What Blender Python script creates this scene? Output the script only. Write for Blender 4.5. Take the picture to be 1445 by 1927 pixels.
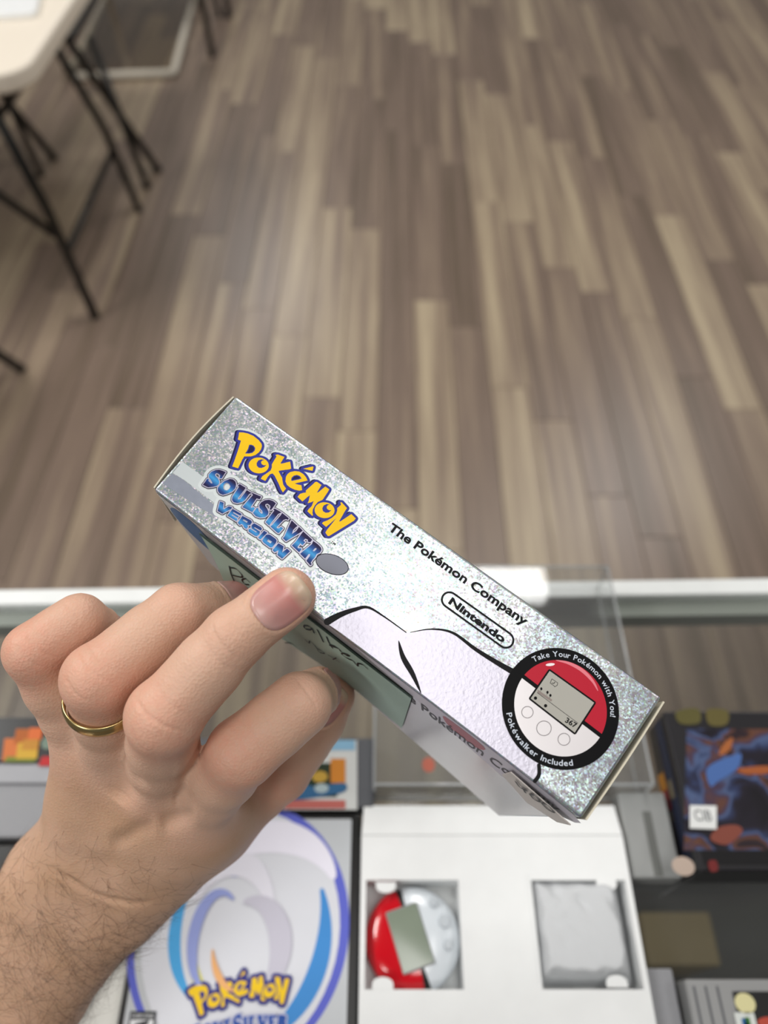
import bpy, bmesh, math, random
import numpy as np
from mathutils import Vector, Matrix
from mathutils.geometry import tessellate_polygon
from mathutils.bvhtree import BVHTree

for o in list(bpy.data.objects):
    bpy.data.objects.remove(o, do_unlink=True)
S = bpy.context.scene
COL = S.collection
random.seed(7); rng = np.random.default_rng(7)

# ------------------------------------------------------------------ camera
FPX, IW, IH = 1400.0, 1445.0, 1927.0
CAMZ, PITCH = 1.45, math.radians(53.6)
cd = bpy.data.cameras.new('camera'); cam = bpy.data.objects.new('camera', cd); COL.objects.link(cam)
cam.location = (0, 0, CAMZ); cam.rotation_euler = (math.pi / 2 - PITCH, 0, 0)
cd.sensor_fit = 'VERTICAL'; cd.sensor_height = 36.0; cd.lens = 36.0 * FPX / IH
cd.clip_start = 0.01; cd.clip_end = 60
cd.dof.use_dof = True; cd.dof.focus_distance = 0.214; cd.dof.aperture_fstop = 7.6
S.camera = cam
# ------------------------------------------------------------------ world
w = bpy.data.worlds.new('room_ambient'); S.world = w; w.use_nodes = True
bg = w.node_tree.nodes['Background']; bg.inputs[0].default_value = (0.96, 0.98, 1.0, 1); bg.inputs[1].default_value = 0.13
# ------------------------------------------------------------------ ceiling panel lights
def area(name, loc, sx, sy, power, col=(1, 0.982, 0.955)):
    l = bpy.data.lights.new(name, 'AREA'); l.shape = 'RECTANGLE'; l.size = sx; l.size_y = sy; l.energy = power; l.color = col
    o = bpy.data.objects.new(name, l); COL.objects.link(o); o.location = loc; return o
CEIL = 3.4
for lx, ly, pw in ((0.32, -0.20, 15), (1.9, 3.7, 40), (-1.1, 6.1, 44), (-2.2, 1.0, 74), (-1.6, -1.7, 50), (2.6, 0.4, 22), (0.4, 2.2, 28)):
    area('ceiling_panel', (lx, ly, CEIL - 0.01), 0.6, 1.2, pw)
# ------------------------------------------------------------------ exposure
S.view_settings.view_transform = 'Standard'; S.view_settings.look = 'None'
S.view_settings.gamma = 1.0; S.view_settings.use_curve_mapping = False
S.view_settings.exposure = 0.0

# ================================================================== helpers
CR = np.array([[1, 0, 0], [0, math.sin(PITCH), -math.cos(PITCH)], [0, math.cos(PITCH), math.sin(PITCH)]])
CPOS = np.array([0, 0, CAMZ])
def ray(x, y): return CR @ np.array([(x - IW / 2) / FPX, (IH / 2 - y) / FPX, -1.0])
def at(x, y, h):                       # photo position -> point at height h
    d = ray(x, y); return CPOS + d * ((h - CAMZ) / d[2])
def pz(x, y, z): return np.array([(x - IW / 2) / FPX * z, (IH / 2 - y) / FPX * z, -z])   # camera frame
def c2w(p): return np.asarray(p) @ CR.T + CPOS

def lin(c):
    if isinstance(c, str):
        c = [int(c[i:i + 2], 16) / 255 for i in (0, 2, 4)]
    return tuple((v / 12.92 if v <= 0.04045 else ((v + 0.055) / 1.055) ** 2.4) for v in c[:3]) + (1.0,)

def nd(nt, typ, **kw):
    n = nt.nodes.new(typ)
    for k, v in kw.items():
        if k.startswith('i_'):
            n.inputs[k[2:].replace('_', ' ')].default_value = v
        else: setattr(n, k, v)
    return n

MATS = {}
def mat(name, col, rough=0.5, metal=0.0, spec=0.5, var=0.06, scale=60.0, bump=0.0, coat=0.0):
    if name in MATS: return MATS[name]
    m = bpy.data.materials.new(name); m.use_nodes = True; nt = m.node_tree; b = nt.nodes['Principled BSDF']
    b.inputs['Roughness'].default_value = rough; b.inputs['Metallic'].default_value = metal
    b.inputs['Specular IOR Level'].default_value = spec; b.inputs['Coat Weight'].default_value = coat
    b.inputs['Coat Roughness'].default_value = 0.12
    tc = nd(nt, 'ShaderNodeTexCoord'); nz = nd(nt, 'ShaderNodeTexNoise', i_Scale=scale, i_Detail=3.0)
    nt.links.new(tc.outputs['Object'], nz.inputs['Vector'])
    c = lin(col); mx = nd(nt, 'ShaderNodeMix', data_type='RGBA')
    mx.inputs[6].default_value = tuple(v * (1 - var) for v in c[:3]) + (1,)
    mx.inputs[7].default_value = tuple(min(1, v * (1 + var)) for v in c[:3]) + (1,)
    nt.links.new(nz.outputs['Fac'], mx.inputs[0]); nt.links.new(mx.outputs[2], b.inputs['Base Color'])
    if bump:
        bp = nd(nt, 'ShaderNodeBump', i_Strength=bump, i_Distance=0.0005)
        nt.links.new(nz.outputs['Fac'], bp.inputs['Height']); nt.links.new(bp.outputs[0], b.inputs['Normal'])
    MATS[name] = m; return m

def clear_mat(name, tint, base=0.04, rough=0.03, haze=0.0, hazecol=(0.8, 0.82, 0.82)):
    m = bpy.data.materials.new(name); m.use_nodes = True; nt = m.node_tree; nt.nodes.clear()
    out = nd(nt, 'ShaderNodeOutputMaterial'); tr = nd(nt, 'ShaderNodeBsdfTransparent'); gl = nd(nt, 'ShaderNodeBsdfGlossy')
    tr.inputs[0].default_value = tint + (1,); gl.inputs[0].default_value = (1, 1, 1, 1); gl.inputs['Roughness'].default_value = rough
    ge = nd(nt, 'ShaderNodeNewGeometry'); dt = nd(nt, 'ShaderNodeVectorMath', operation='DOT_PRODUCT'); nt.links.new(ge.outputs['Incoming'], dt.inputs[0]); nt.links.new(ge.outputs['Normal'], dt.inputs[1])
    ab = nd(nt, 'ShaderNodeMath', operation='ABSOLUTE'); nt.links.new(dt.outputs['Value'], ab.inputs[0])
    om = nd(nt, 'ShaderNodeMath', operation='SUBTRACT'); om.inputs[0].default_value = 1.0; nt.links.new(ab.outputs[0], om.inputs[1])
    p5 = nd(nt, 'ShaderNodeMath', operation='POWER'); p5.inputs[1].default_value = 5.0; nt.links.new(om.outputs[0], p5.inputs[0])
    fr = nd(nt, 'ShaderNodeMath', operation='MULTIPLY_ADD'); fr.inputs[1].default_value = 0.96; fr.inputs[2].default_value = base; nt.links.new(p5.outputs[0], fr.inputs[0])
    mx = nd(nt, 'ShaderNodeMixShader'); nt.links.new(fr.outputs[0], mx.inputs[0])
    last = tr
    if haze:
        df = nd(nt, 'ShaderNodeBsdfDiffuse'); df.inputs[0].default_value = hazecol + (1,)
        m2 = nd(nt, 'ShaderNodeMixShader'); m2.inputs[0].default_value = haze
        nz = nd(nt, 'ShaderNodeTexNoise', i_Scale=25.0); tc = nd(nt, 'ShaderNodeTexCoord'); nt.links.new(tc.outputs['Object'], nz.inputs['Vector'])
        mr = nd(nt, 'ShaderNodeMapRange'); mr.inputs[3].default_value = haze * 0.6; mr.inputs[4].default_value = haze * 1.4
        nt.links.new(nz.outputs['Fac'], mr.inputs[0]); nt.links.new(mr.outputs[0], m2.inputs[0])
        nt.links.new(tr.outputs[0], m2.inputs[1]); nt.links.new(df.outputs[0], m2.inputs[2]); last = m2
    nt.links.new(last.outputs[0], mx.inputs[1]); nt.links.new(gl.outputs[0], mx.inputs[2]); nt.links.new(mx.outputs[0], out.inputs[0])
    return m

def mesh(name, verts, faces, mats, parent=None, mi=None, smooth=False):
    me = bpy.data.meshes.new(name); me.from_pydata([tuple(map(float, v)) for v in verts], [], faces); me.update()
    for m in (mats if isinstance(mats, (list, tuple)) else [mats]): me.materials.append(m)
    if mi is not None: me.polygons.foreach_set('material_index', mi)
    if smooth: me.polygons.foreach_set('use_smooth', [True] * len(me.polygons))
    o = bpy.data.objects.new(name, me); COL.objects.link(o)
    if parent is not None: o.parent = parent; o.matrix_parent_inverse = parent.matrix_basis.inverted()
    return o
def tag(o, label, cat, group=None, kind=None):
    o['label'] = label
    if cat: o['category'] = cat
    if group: o['group'] = group
    if kind: o['kind'] = kind
    return o
def empty(name, loc=(0, 0, 0)):
    o = bpy.data.objects.new(name, None); COL.objects.link(o); o.location = loc; o.empty_display_size = 0.02; return o

def bmobj(name, bm, mats, parent=None, smooth=False):
    me = bpy.data.meshes.new(name); bm.to_mesh(me); bm.free()
    for m in (mats if isinstance(mats, (list, tuple)) else [mats]): me.materials.append(m)
    if smooth: me.polygons.foreach_set('use_smooth', [True] * len(me.polygons))
    o = bpy.data.objects.new(name, me); COL.objects.link(o)
    if parent is not None: o.parent = parent; o.matrix_parent_inverse = parent.matrix_basis.inverted()
    return o
def box(name, lo, hi, m, parent=None, bev=0.0, seg=2, rz=0.0, piv=None):
    bm = bmesh.new(); bmesh.ops.create_cube(bm, size=1.0)
    lo = np.array(lo, float); hi = np.array(hi, float)
    for v in bm.verts: v.co = Vector((lo + hi) / 2 + np.array(v.co) * (hi - lo))
    if bev: bmesh.ops.bevel(bm, geom=bm.edges[:], offset=bev, segments=seg, affect='EDGES', profile=0.5)
    if rz:
        c = Vector(piv) if piv is not None else Vector((lo + hi) / 2)
        bmesh.ops.rotate(bm, verts=bm.verts, cent=c, matrix=Matrix.Rotation(rz, 3, 'Z'))
    return bmobj(name, bm, m, parent)
def tube(name, pts, r, m, parent=None, n=10, cap=True):
    pts = [Vector(p) for p in pts]; V = []; F = []
    rs = r if isinstance(r, (list, tuple)) else [r] * len(pts)
    for i, p in enumerate(pts):
        t = (pts[min(i + 1, len(pts) - 1)] - pts[max(i - 1, 0)]).normalized()
        a = t.orthogonal().normalized() if i == 0 else (a - t * a.dot(t)).normalized()
        b = t.cross(a)
        for k in range(n):
            q = 2 * math.pi * k / n; V.append(p + (a * math.cos(q) + b * math.sin(q)) * rs[i])
    for i in range(len(pts) - 1):
        for k in range(n): F.append((i * n + k, i * n + (k + 1) % n, (i + 1) * n + (k + 1) % n, (i + 1) * n + k))
    if cap: F.append(tuple(range(n))[::-1]); F.append(tuple((len(pts) - 1) * n + k for k in range(n)))
    return mesh(name, V, F, m, parent, smooth=True)

class Flat:                      # flat printed layers on a plane: P(u,v,h)
    def __init__(s, P): s.P = P; s.V = []; s.F = []; s.M = []; s.mats = []
    def mi(s, m):
        if m not in s.mats: s.mats.append(m)
        return s.mats.index(m)
    def poly(s, loops, m, h):
        k = s.mi(m); base = len(s.V); L3 = [[Vector((p[0], p[1], 0)) for p in lp] for lp in loops]
        fl = [p for lp in loops for p in lp]
        s.V += [s.P(p[0], p[1], h) for p in fl]
        for t in tessellate_polygon(L3):
            a, b, c = [np.array(fl[i]) for i in t]
            ar = (b - a)[0] * (c - a)[1] - (b - a)[1] * (c - a)[0]
            if abs(ar) < 1e-14: continue
            s.F.append(tuple(base + i for i in (t if ar > 0 else t[::-1]))); s.M.append(k)
    def stroke(s, pts, wd, m, h, closed=False, n=8):
        k = s.mi(m); pts = [np.array(p, float) for p in pts]; ws = wd if isinstance(wd, (list, tuple)) else [wd] * len(pts)
        N = len(pts)
        for i in range(N if closed else N - 1):
            a, b = pts[i], pts[(i + 1) % N]; wa, wb = ws[i], ws[(i + 1) % N]
            d = b - a; L = np.hypot(*d)
            if L < 1e-9: continue
            q = np.array([-d[1], d[0]]) / L; base = len(s.V)
            hh = h + 1.5e-7 * i
            s.V += [s.P(*(a - q * wa), hh), s.P(*(b - q * wb), hh), s.P(*(b + q * wb), hh), s.P(*(a + q * wa), hh)]
            s.F.append((base, base + 1, base + 2, base + 3)); s.M.append(k)
        for i, (a, wa) in enumerate(zip(pts, ws)):
            base = len(s.V); hh = h + 1.5e-7 * (N + i)
            s.V += [s.P(a[0] + wa * math.cos(2 * math.pi * j / n), a[1] + wa * math.sin(2 * math.pi * j / n), hh) for j in range(n)]
            s.F.append(tuple(base + j for j in range(n))); s.M.append(k)
    def tris(s, V2, F2, m, h):
        k = s.mi(m); base = len(s.V); s.V += [s.P(p[0], p[1], h) for p in V2]
        for f in F2: s.F.append(tuple(base + i for i in f)); s.M.append(k)
    def build(s, name, parent): return mesh(name, s.V, s.F, s.mats, parent, s.M)
def ell(cx, cy, rx, ry, n=40, a0=0.0, a1=2 * math.pi, rot=0.0, close=True):
    r = []
    for i in range(n):
        t = a0 + (a1 - a0) * i / (n if close else n - 1); x = rx * math.cos(t); y = ry * math.sin(t)
        r.append((cx + x * math.cos(rot) - y * math.sin(rot), cy + x * math.sin(rot) + y * math.cos(rot)))
    return r
def smooth_line(pts, n=8, closed=False):
    p = [np.array(q, float) for q in pts]; N = len(p); r = []
    for i in range(N if closed else N - 1):
        g = lambda j: p[j % N] if closed else p[min(max(j, 0), N - 1)]
        a, b, c, d = g(i - 1), g(i), g(i + 1), g(i + 2)
        for k in range(n):
            t = k / n
            r.append(0.5 * ((2 * b) + (c - a) * t + (2 * a - 5 * b + 4 * c - d) * t * t + (3 * b - a - 3 * c + d) * t ** 3))
    if not closed: r.append(p[-1])
    return [tuple(q) for q in r]

_tc = {}
def text_mesh(txt, bold=0.0):      # unit-size text -> (verts2d, faces, width)
    key = (txt, bold)
    if key in _tc: return _tc[key]
    cu = bpy.data.curves.new('t', 'FONT'); cu.body = txt; cu.size = 1.0; cu.offset = bold; cu.resolution_u = 4
    o = bpy.data.objects.new('t', cu); COL.objects.link(o)
    bpy.context.view_layer.update()
    me = o.evaluated_get(bpy.context.evaluated_depsgraph_get()).to_mesh()
    V = np.array([(v.co.x, v.co.y) for v in me.vertices]) if len(me.vertices) else np.zeros((0, 2)); F = [tuple(p.vertices) for p in me.polygons]
    bpy.data.objects.remove(o, do_unlink=True); bpy.data.curves.remove(cu)
    _tc[key] = (V, F); return _tc[key]
def text_line(fl, txt, p0, p1, height, m, h, bold=0.0, shear=0.0):
    """text with its baseline from p0 to p1, cap height given, in the Flat's 2d frame"""
    V, F = text_mesh(txt, bold)
    x0, x1 = V[:, 0].min(), V[:, 0].max(); p0 = np.array(p0); p1 = np.array(p1); d = p1 - p0; L = np.hypot(*d); e = d / L; q = np.array([-e[1], e[0]])
    sx = L / (x1 - x0); sy = height / 0.73
    fl.tris([p0 + e * ((v[0] - x0) * sx + v[1] * sy * shear) + q * v[1] * sy for v in V], F, m, h)

# ================================================================== structure: plank floor
def plank_material():
    m = bpy.data.materials.new('vinyl_wood_plank'); m.use_nodes = True; nt = m.node_tree; b = nt.nodes['Principled BSDF']
    tc = nd(nt, 'ShaderNodeTexCoord'); oi = nd(nt, 'ShaderNodeObjectInfo')
    off = nd(nt, 'ShaderNodeVectorMath', operation='SCALE'); nt.links.new(oi.outputs['Location'], off.inputs[0]); off.inputs['Scale'].default_value = 7.3
    ad = nd(nt, 'ShaderNodeVectorMath', operation='ADD'); nt.links.new(tc.outputs['Object'], ad.inputs[0]); nt.links.new(off.outputs[0], ad.inputs[1])
    mp = nd(nt, 'ShaderNodeMapping'); mp.inputs['Scale'].default_value = (26, 0.9, 1); nt.links.new(ad.outputs[0], mp.inputs['Vector'])
    n1 = nd(nt, 'ShaderNodeTexNoise', i_Scale=1.0, i_Detail=4.0, i_Roughness=0.55); nt.links.new(mp.outputs[0], n1.inputs['Vector'])
    mp2 = nd(nt, 'ShaderNodeMapping'); mp2.inputs['Scale'].default_value = (170, 7, 1); nt.links.new(ad.outputs[0], mp2.inputs['Vector'])
    n2 = nd(nt, 'ShaderNodeTexNoise', i_Scale=1.0, i_Detail=3.0); nt.links.new(mp2.outputs[0], n2.inputs['Vector'])
    # per-plank tone + streaks
    t1 = nd(nt, 'ShaderNodeMath', operation='MULTIPLY_ADD'); nt.links.new(oi.outputs['Random'], t1.inputs[0]); t1.inputs[1].default_value = 0.40; t1.inputs[2].default_value = -0.25
    t2 = nd(nt, 'ShaderNodeMath', operation='MULTIPLY_ADD'); nt.links.new(n1.outputs['Fac'], t2.inputs[0]); t2.inputs[1].default_value = 1.15; nt.links.new(t1.outputs[0], t2.inputs[2])
    t3 = nd(nt, 'ShaderNodeMath', operation='MULTIPLY_ADD'); nt.links.new(n2.outputs['Fac'], t3.inputs[0]); t3.inputs[1].default_value = 0.18; nt.links.new(t2.outputs[0], t3.inputs[2])
    cr = nd(nt, 'ShaderNodeValToRGB'); e = cr.color_ramp.elements
    e[0].position = 0.28; e[0].color = lin('685a4d'); e[1].position = 0.95; e[1].color = lin('b3a389')
    x = cr.color_ramp.elements.new(0.52); x.color = lin('7b6a5e'); x = cr.color_ramp.elements.new(0.70); x.color = lin('93826f')
    nt.links.new(t3.outputs[0], cr.inputs[0]); nt.links.new(cr.outputs[0], b.inputs['Base Color'])
    b.inputs['Roughness'].default_value = 0.34; b.inputs['Specular IOR Level'].default_value = 0.5
    bp = nd(nt, 'ShaderNodeBump', i_Strength=0.15, i_Distance=0.001); nt.links.new(n2.outputs['Fac'], bp.inputs['Height']); nt.links.new(bp.outputs[0], b.inputs['Normal'])
    return m
PM = plank_material()
floor = box('floor', (-6, -3.5, -0.06), (6, 8.5, -0.006), mat('floor_underlay', '6f6055', 0.45))
floor['kind'] = 'structure'; floor['label'] = 'grey brown wood plank floor of the shop'
PW, PL = 0.104, 0.92
plank_me = []
for L in (PL,):
    bm = bmesh.new(); bmesh.ops.create_cube(bm, size=1.0)
    for v in bm.verts: v.co = Vector((v.co.x * (PW - 0.0014), v.co.y * (L - 0.0014), v.co.z * 0.006 - 0.003))
    bmesh.ops.bevel(bm, geom=[e for e in bm.edges if e.verts[0].co.z > -0.001 and e.verts[1].co.z > -0.001], offset=0.001, segments=1, affect='EDGES')
    me = bpy.data.meshes.new('plank'); bm.to_mesh(me); bm.free(); me.materials.append(PM); plank_me.append(me)
yaw = math.radians(-0.6); cy, sy = math.cos(yaw), math.sin(yaw)
cand = []
for c in range(-32, 33):
    u = c * PW + 0.02; o_ = (c * 0.377 + 0.21 * ((c * 7) % 5)) % PL
    for r in range(-1, 8):
        v = r * PL + o_ - 0.3
        X = u * cy - v * sy; Y = u * sy + v * cy
        if -0.3 < Y < 5.6 and abs(X) < 0.95 + 0.40 * max(Y, 0): cand.append((X * X * 0.35 + (Y - 2.0) ** 2, X, Y))
cand.sort(); NPL = 0
for _, X, Y in cand[:300]:
    o = bpy.data.objects.new('plank', plank_me[0]); COL.objects.link(o); o.location = (X, Y, 0); o.rotation_euler = (0, 0, yaw); o.parent = floor; NPL += 1
if cand[300:]:
    V = []; F = []
    for _, X, Y in cand[300:]:
        b0 = len(V)
        for a, bb in ((-1, -1), (1, -1), (1, 1), (-1, 1)):
            du, dv = a * (PW - .0014) / 2, bb * (PL - .0014) / 2; V.append((X + du * cy - dv * sy, Y + du * sy + dv * cy, 0))
        for k in range(4): V.append(V[b0 + k][:2] + (-0.006,))
        F.append((b0, b0 + 1, b0 + 2, b0 + 3))
        for k in range(4): F.append((b0 + k, b0 + 4 + k, b0 + 4 + (k + 1) % 4, b0 + (k + 1) % 4))
    o = mesh('plank_field', V, F, PM, floor); o['kind'] = 'stuff'

ceiling = box('ceiling', (-6, -1.5 - 2, CEIL), (6, 8.5, CEIL + 0.05), mat('ceiling_white', 'bdbbb6', 0.8)); ceiling['kind'] = 'structure'
# ================================================================== folding table and chairs (top left)
M_black = mat('black_steel', '15130f', 0.38, 0.0, 0.5)
M_table = mat('cream_plastic', 'e9dfcf', 0.45, bump=0.15, scale=400)
M_white = mat('white_enamel', 'c9c2b4', 0.4)
def rounded_rect(x0, y0, x1, y1, r, n=6):
    P = []
    for cx, cy_, a in ((x1 - r, y1 - r, 0), (x0 + r, y1 - r, 90), (x0 + r, y0 + r, 180), (x1 - r, y0 + r, 270)):
        for k in range(n + 1):
            t = math.radians(a + 90 * k / n); P.append((cx + r * math.cos(t), cy_ + r * math.sin(t)))
    return P
def slab(name, P, z0, z1, m, parent=None, bev=0.0):
    bm = bmesh.new(); vs = [bm.verts.new((p[0], p[1], z0)) for p in P]; f = bm.faces.new(vs)
    if f.normal.z > 0: f.normal_flip()
    r = bmesh.ops.extrude_face_region(bm, geom=[f]); bmesh.ops.translate(bm, verts=[v for v in r['geom'] if isinstance(v, bmesh.types.BMVert)], vec=(0, 0, z1 - z0))
    bmesh.ops.recalc_face_normals(bm, faces=bm.faces)
    if bev:
        es = [e for e in bm.edges if len(e.link_faces) == 2 and e.calc_face_angle(0) > 0.7]
        bmesh.ops.bevel(bm, geom=es, offset=bev, segments=3, affect='EDGES', profile=0.5)
    return bmobj(name, bm, m, parent)
def rot2(P, a, c):
    return [(c[0] + (x - c[0]) * math.cos(a) - (y - c[1]) * math.sin(a), c[1] + (x - c[0]) * math.sin(a) + (y - c[1]) * math.cos(a)) for x, y in P]
tb = empty('folding_table', (-1.5, 2.0, 0)); tag(tb, 'cream plastic folding table with black steel legs, top left corner', 'table')
TP = rot2(rounded_rect(-2.5, 1.66, -0.757, 2.42, 0.085), math.radians(-1), (-0.757, 1.66))
slab('tabletop', TP, 0.695, 0.74, M_table, tb, 0.010)
def leg(par, pts, r=0.0125): return tube('leg', pts, r, M_black, par)
leg(tb, [(-0.93, 1.80, 0.69), (-0.885, 1.80, 0.35), (-0.864, 1.793, 0.0)], 0.0135)
leg(tb, [(-0.95, 2.26, 0.69), (-0.87, 2.33, 0.30), (-0.844, 2.36, 0.0)], 0.0125)
leg(tb, [(-2.25, 1.80, 0.69), (-2.28, 1.80, 0)], 0.0135); leg(tb, [(-2.25, 2.30, 0.69), (-2.28, 2.33, 0)], 0.0125)
tube('crossbar', [(-0.945, 1.80, 0.56), (-0.92, 2.29, 0.56)], 0.009, M_black, tb)
tube('crossbar', [(-0.875, 1.80, 0.22), (-0.868, 2.345, 0.22)], 0.009, M_black, tb)
tube('brace', [(-0.885, 1.79, 0.28), (-1.25, 1.86, 0.60), (-1.45, 1.9, 0.69)], 0.011, M_black, tb)
tube('brace', [(-0.93, 2.02, 0.57), (-1.45, 2.05, 0.69)], 0.009, M_black, tb)
lt = slab('laptop', rot2(rounded_rect(-1.2, 1.95, -0.805, 2.27, 0.015), math.radians(10), (-0.795, 1.95)), 0.7403, 0.752, mat('white_laptop', 'eef0f0', 0.35), None, 0.003)
tag(lt, 'thin white flat device lying on the cream folding table', 'laptop')
# folding chairs
def chair(label, A, B, dx, seat):
    e = empty('folding_chair', (A[0][0], A[0][1], 0)); tag(e, label, 'chair', 'black folding chairs')
    for s in (0, dx):
        tube('leg', [(p[0] + s[0] if s else p[0], p[1] + (s[1] if s else 0), p[2]) for p in A], 0.014, M_black, e)
        tube('leg', [(p[0] + s[0] if s else p[0], p[1] + (s[1] if s else 0), p[2]) for p in B], 0.012, M_black, e)
    if seat: slab('seat', seat, 0.43, 0.455, M_black, e, 0.006)
    return e
chair('black folding chair pushed in behind the cream table', [(-0.824, 2.62, 0), (-0.97, 2.56, 0.42), (-1.03, 2.53, 0.60)], [(-0.84, 2.50, 0), (-0.95, 2.66, 0.43)], (-0.40, 0.08), rot2(rounded_rect(-1.36, 2.60, -0.98, 2.98, 0.04), 0.0, (0, 0)))
chair('black folding chair leg at the left edge below the table', [(-1.021, 1.569, 0), (-1.10, 1.40, 0.40), (-1.16, 1.28, 0.66)], [(-1.22, 1.16, 0), (-1.10, 1.44, 0.43)], (-0.42, 0.0), rot2(rounded_rect(-1.55, 1.10, -1.14, 1.46, 0.04), 0.0, (0, 0)))
chair('black folding chair leg near the top edge right of white rack', [(-0.755, 3.558, 0), (-0.80, 3.75, 0.35), (-0.86, 3.95, 0.75)], [(-0.78, 4.0, 0), (-0.80, 3.72, 0.43)], (0.02, 0.42), None)
# white frame rack on the floor
rk = empty('metal_rack', (-1.05, 3.5, 0)); tag(rk, 'white metal frame rack standing on the floor behind the table', 'rack')
for nm, a, b_ in (('bottom_rail', (-0.892, 3.369), (-1.33, 3.335)), ('side_rail', (-0.892, 3.369), (-0.93, 4.25)), ('side_rail', (-1.33, 3.335), (-1.36, 4.22))):
    tube(nm, [(a[0], a[1], 0.016), (b_[0], b_[1], 0.016)], 0.016, M_white, rk, 8)
for p in ((-1.33, 3.335), (-0.93, 4.25), (-1.36, 4.22)): tube('upright', [(p[0], p[1], 0.0), (p[0] + 0.01, p[1], 0.62)], 0.016, M_white, rk, 8)
box('tinted_sheet', (-1.345, 3.37, 0.03), (-0.92, 4.2, 0.036), clear_mat('tinted_clear', (0.80, 0.78, 0.74)), rk)  # thin tinted see-through sheet just above the floor, inside the rails

# ================================================================== glass display case
GZ = 1.0
M_glass = clear_mat('case_glass', (0.955, 0.965, 0.96), haze=0.012)
M_rail = mat('white_aluminium', 'e4e7e6', 0.35, 0.0, 0.5)
M_trim = mat('grey_green_trim', '8f938c', 0.4)
case = empty('display_case', (0, 0, 0)); tag(case, 'glass topped display counter with white front rail', 'display case')
ry = math.radians(1.0); pv = (0, 0.262, 1.0)
box('glass_top', (-0.75, -0.45, GZ - 0.006), (0.75, 0.2555, GZ), M_glass, case, rz=ry, piv=pv)
box('top_rail', (-0.75, 0.2560, GZ - 0.020), (0.75, 0.2680, GZ + 0.002), M_rail, case, 0.001, rz=ry, piv=pv)
box('inner_trim', (-0.75, 0.2440, GZ - 0.022), (0.75, 0.2558, GZ - 0.0065), M_trim, case, rz=ry, piv=pv)
box('front_pane', (-0.75, 0.2575, 0.12), (0.75, 0.2625, GZ - 0.0205), M_glass, case, rz=ry, piv=pv)
box('base_cabinet', (-0.75, -0.45, 0.0), (0.75, 0.266, 0.119), mat('black_base', '1a1a1b', 0.5), case, rz=ry, piv=pv)
box('deck', (-0.75, -0.45, 0.62), (0.75, 0.118, 0.632), mat('dark_deck', '1d1e1d', 0.55), case, rz=ry, piv=pv)
q0_, q1_ = at(1222, 1818, 0.72), at(1335, 1716, 0.72)
cb = box('cardboard_box', (q0_[0], q0_[1], 0.6325), (q1_[0], q1_[1], 0.72), mat('tan_cardboard', '6b5f45', 0.8), None, 0.002)
tag(cb, 'tan cardboard box inside the dark display case under the glass', 'box')

# ================================================================== things on the glass
M_grey = mat('grey_cartridge_plastic', '85868a', 0.45, bump=0.1, scale=600)
M_dgrey = mat('dark_grey_plastic', '505257', 0.45)
M_blk = mat('black_label_ink', '111214', 0.3, coat=0.3)
M_blackcase = mat('black_case_plastic', '141414', 0.35)
INK = {}
def ink(hexc, rough=0.45, coat=0.0):
    if hexc not in INK: INK[hexc] = mat('print_' + hexc, hexc, rough, spec=0.25, coat=coat, var=0.03)
    return INK[hexc]
def flat_at(h0):
    return Flat(lambda x, y, h: np.array([*at(x, y, h0 + h)]) if False else np.array([x, y, h0 + h]))
def tp(x, y, h): p = at(x, y, h); return (p[0], p[1])

# --- cartridge far left
ct = empty('game_cartridge', (-0.235, 0.13, GZ)); tag(ct, 'grey game cartridge with black and orange label left of the wrist', 'cartridge')
ZT = 1.020
box('shell', (-0.305, 0.098, GZ + 0.0002), (-0.166, 0.1655, ZT - 0.003), M_grey, ct, 0.002)
box('label_plateau', (-0.303, 0.139, ZT - 0.0031), (-0.168, 0.165, ZT - 0.0002), M_dgrey, ct, 0.0006)
box('ridge', (-0.303, 0.1265, ZT - 0.0031), (-0.168, 0.1375, ZT - 0.0005), mat('grey_ridge', '96979c', 0.45), ct, 0.001)
f = flat_at(ZT)
f.poly([[(-0.290, 0.1395), (-0.172, 0.1395), (-0.172, 0.1645), (-0.290, 0.1645)]], M_blk, 0.0)
for (a, b, c, d, cc) in ((4, 1390, 40, 1432, 'c26a32'), (26, 1372, 58, 1400, 'a4571f'), (52, 1370, 78, 1392, 'c8642f'), (30, 1398, 70, 1428, 'c29a30'), (40, 1392, 72, 1412, 'b37d2b'), (8, 1424, 66, 1434, '6f7a26')):
    p = [tp(a, d, ZT), tp(c, d, ZT), tp(c + 3, b, ZT), tp(a + 5, b, ZT)]; f.poly([p], ink(cc), 0.0003 + 0.00005 * a / 10)
f.poly([ell(*tp(92, 1397, ZT), 0.0042, 0.0042)], ink('6d7f72'), 0.0004)
f.poly([[tp(72, 1442, ZT), tp(140, 1442, ZT), tp(142, 1424, ZT), tp(80, 1424, ZT)]], ink('b02428'), 0.0005)
f.build('label', ct)
bc = box('game_case', (-0.31, -0.03, GZ + 0.0002), (-0.187, 0.0965, 1.014), M_blackcase, None, 0.002)
tag(bc, 'black plastic game case under the wrist at left edge', 'case')

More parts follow.
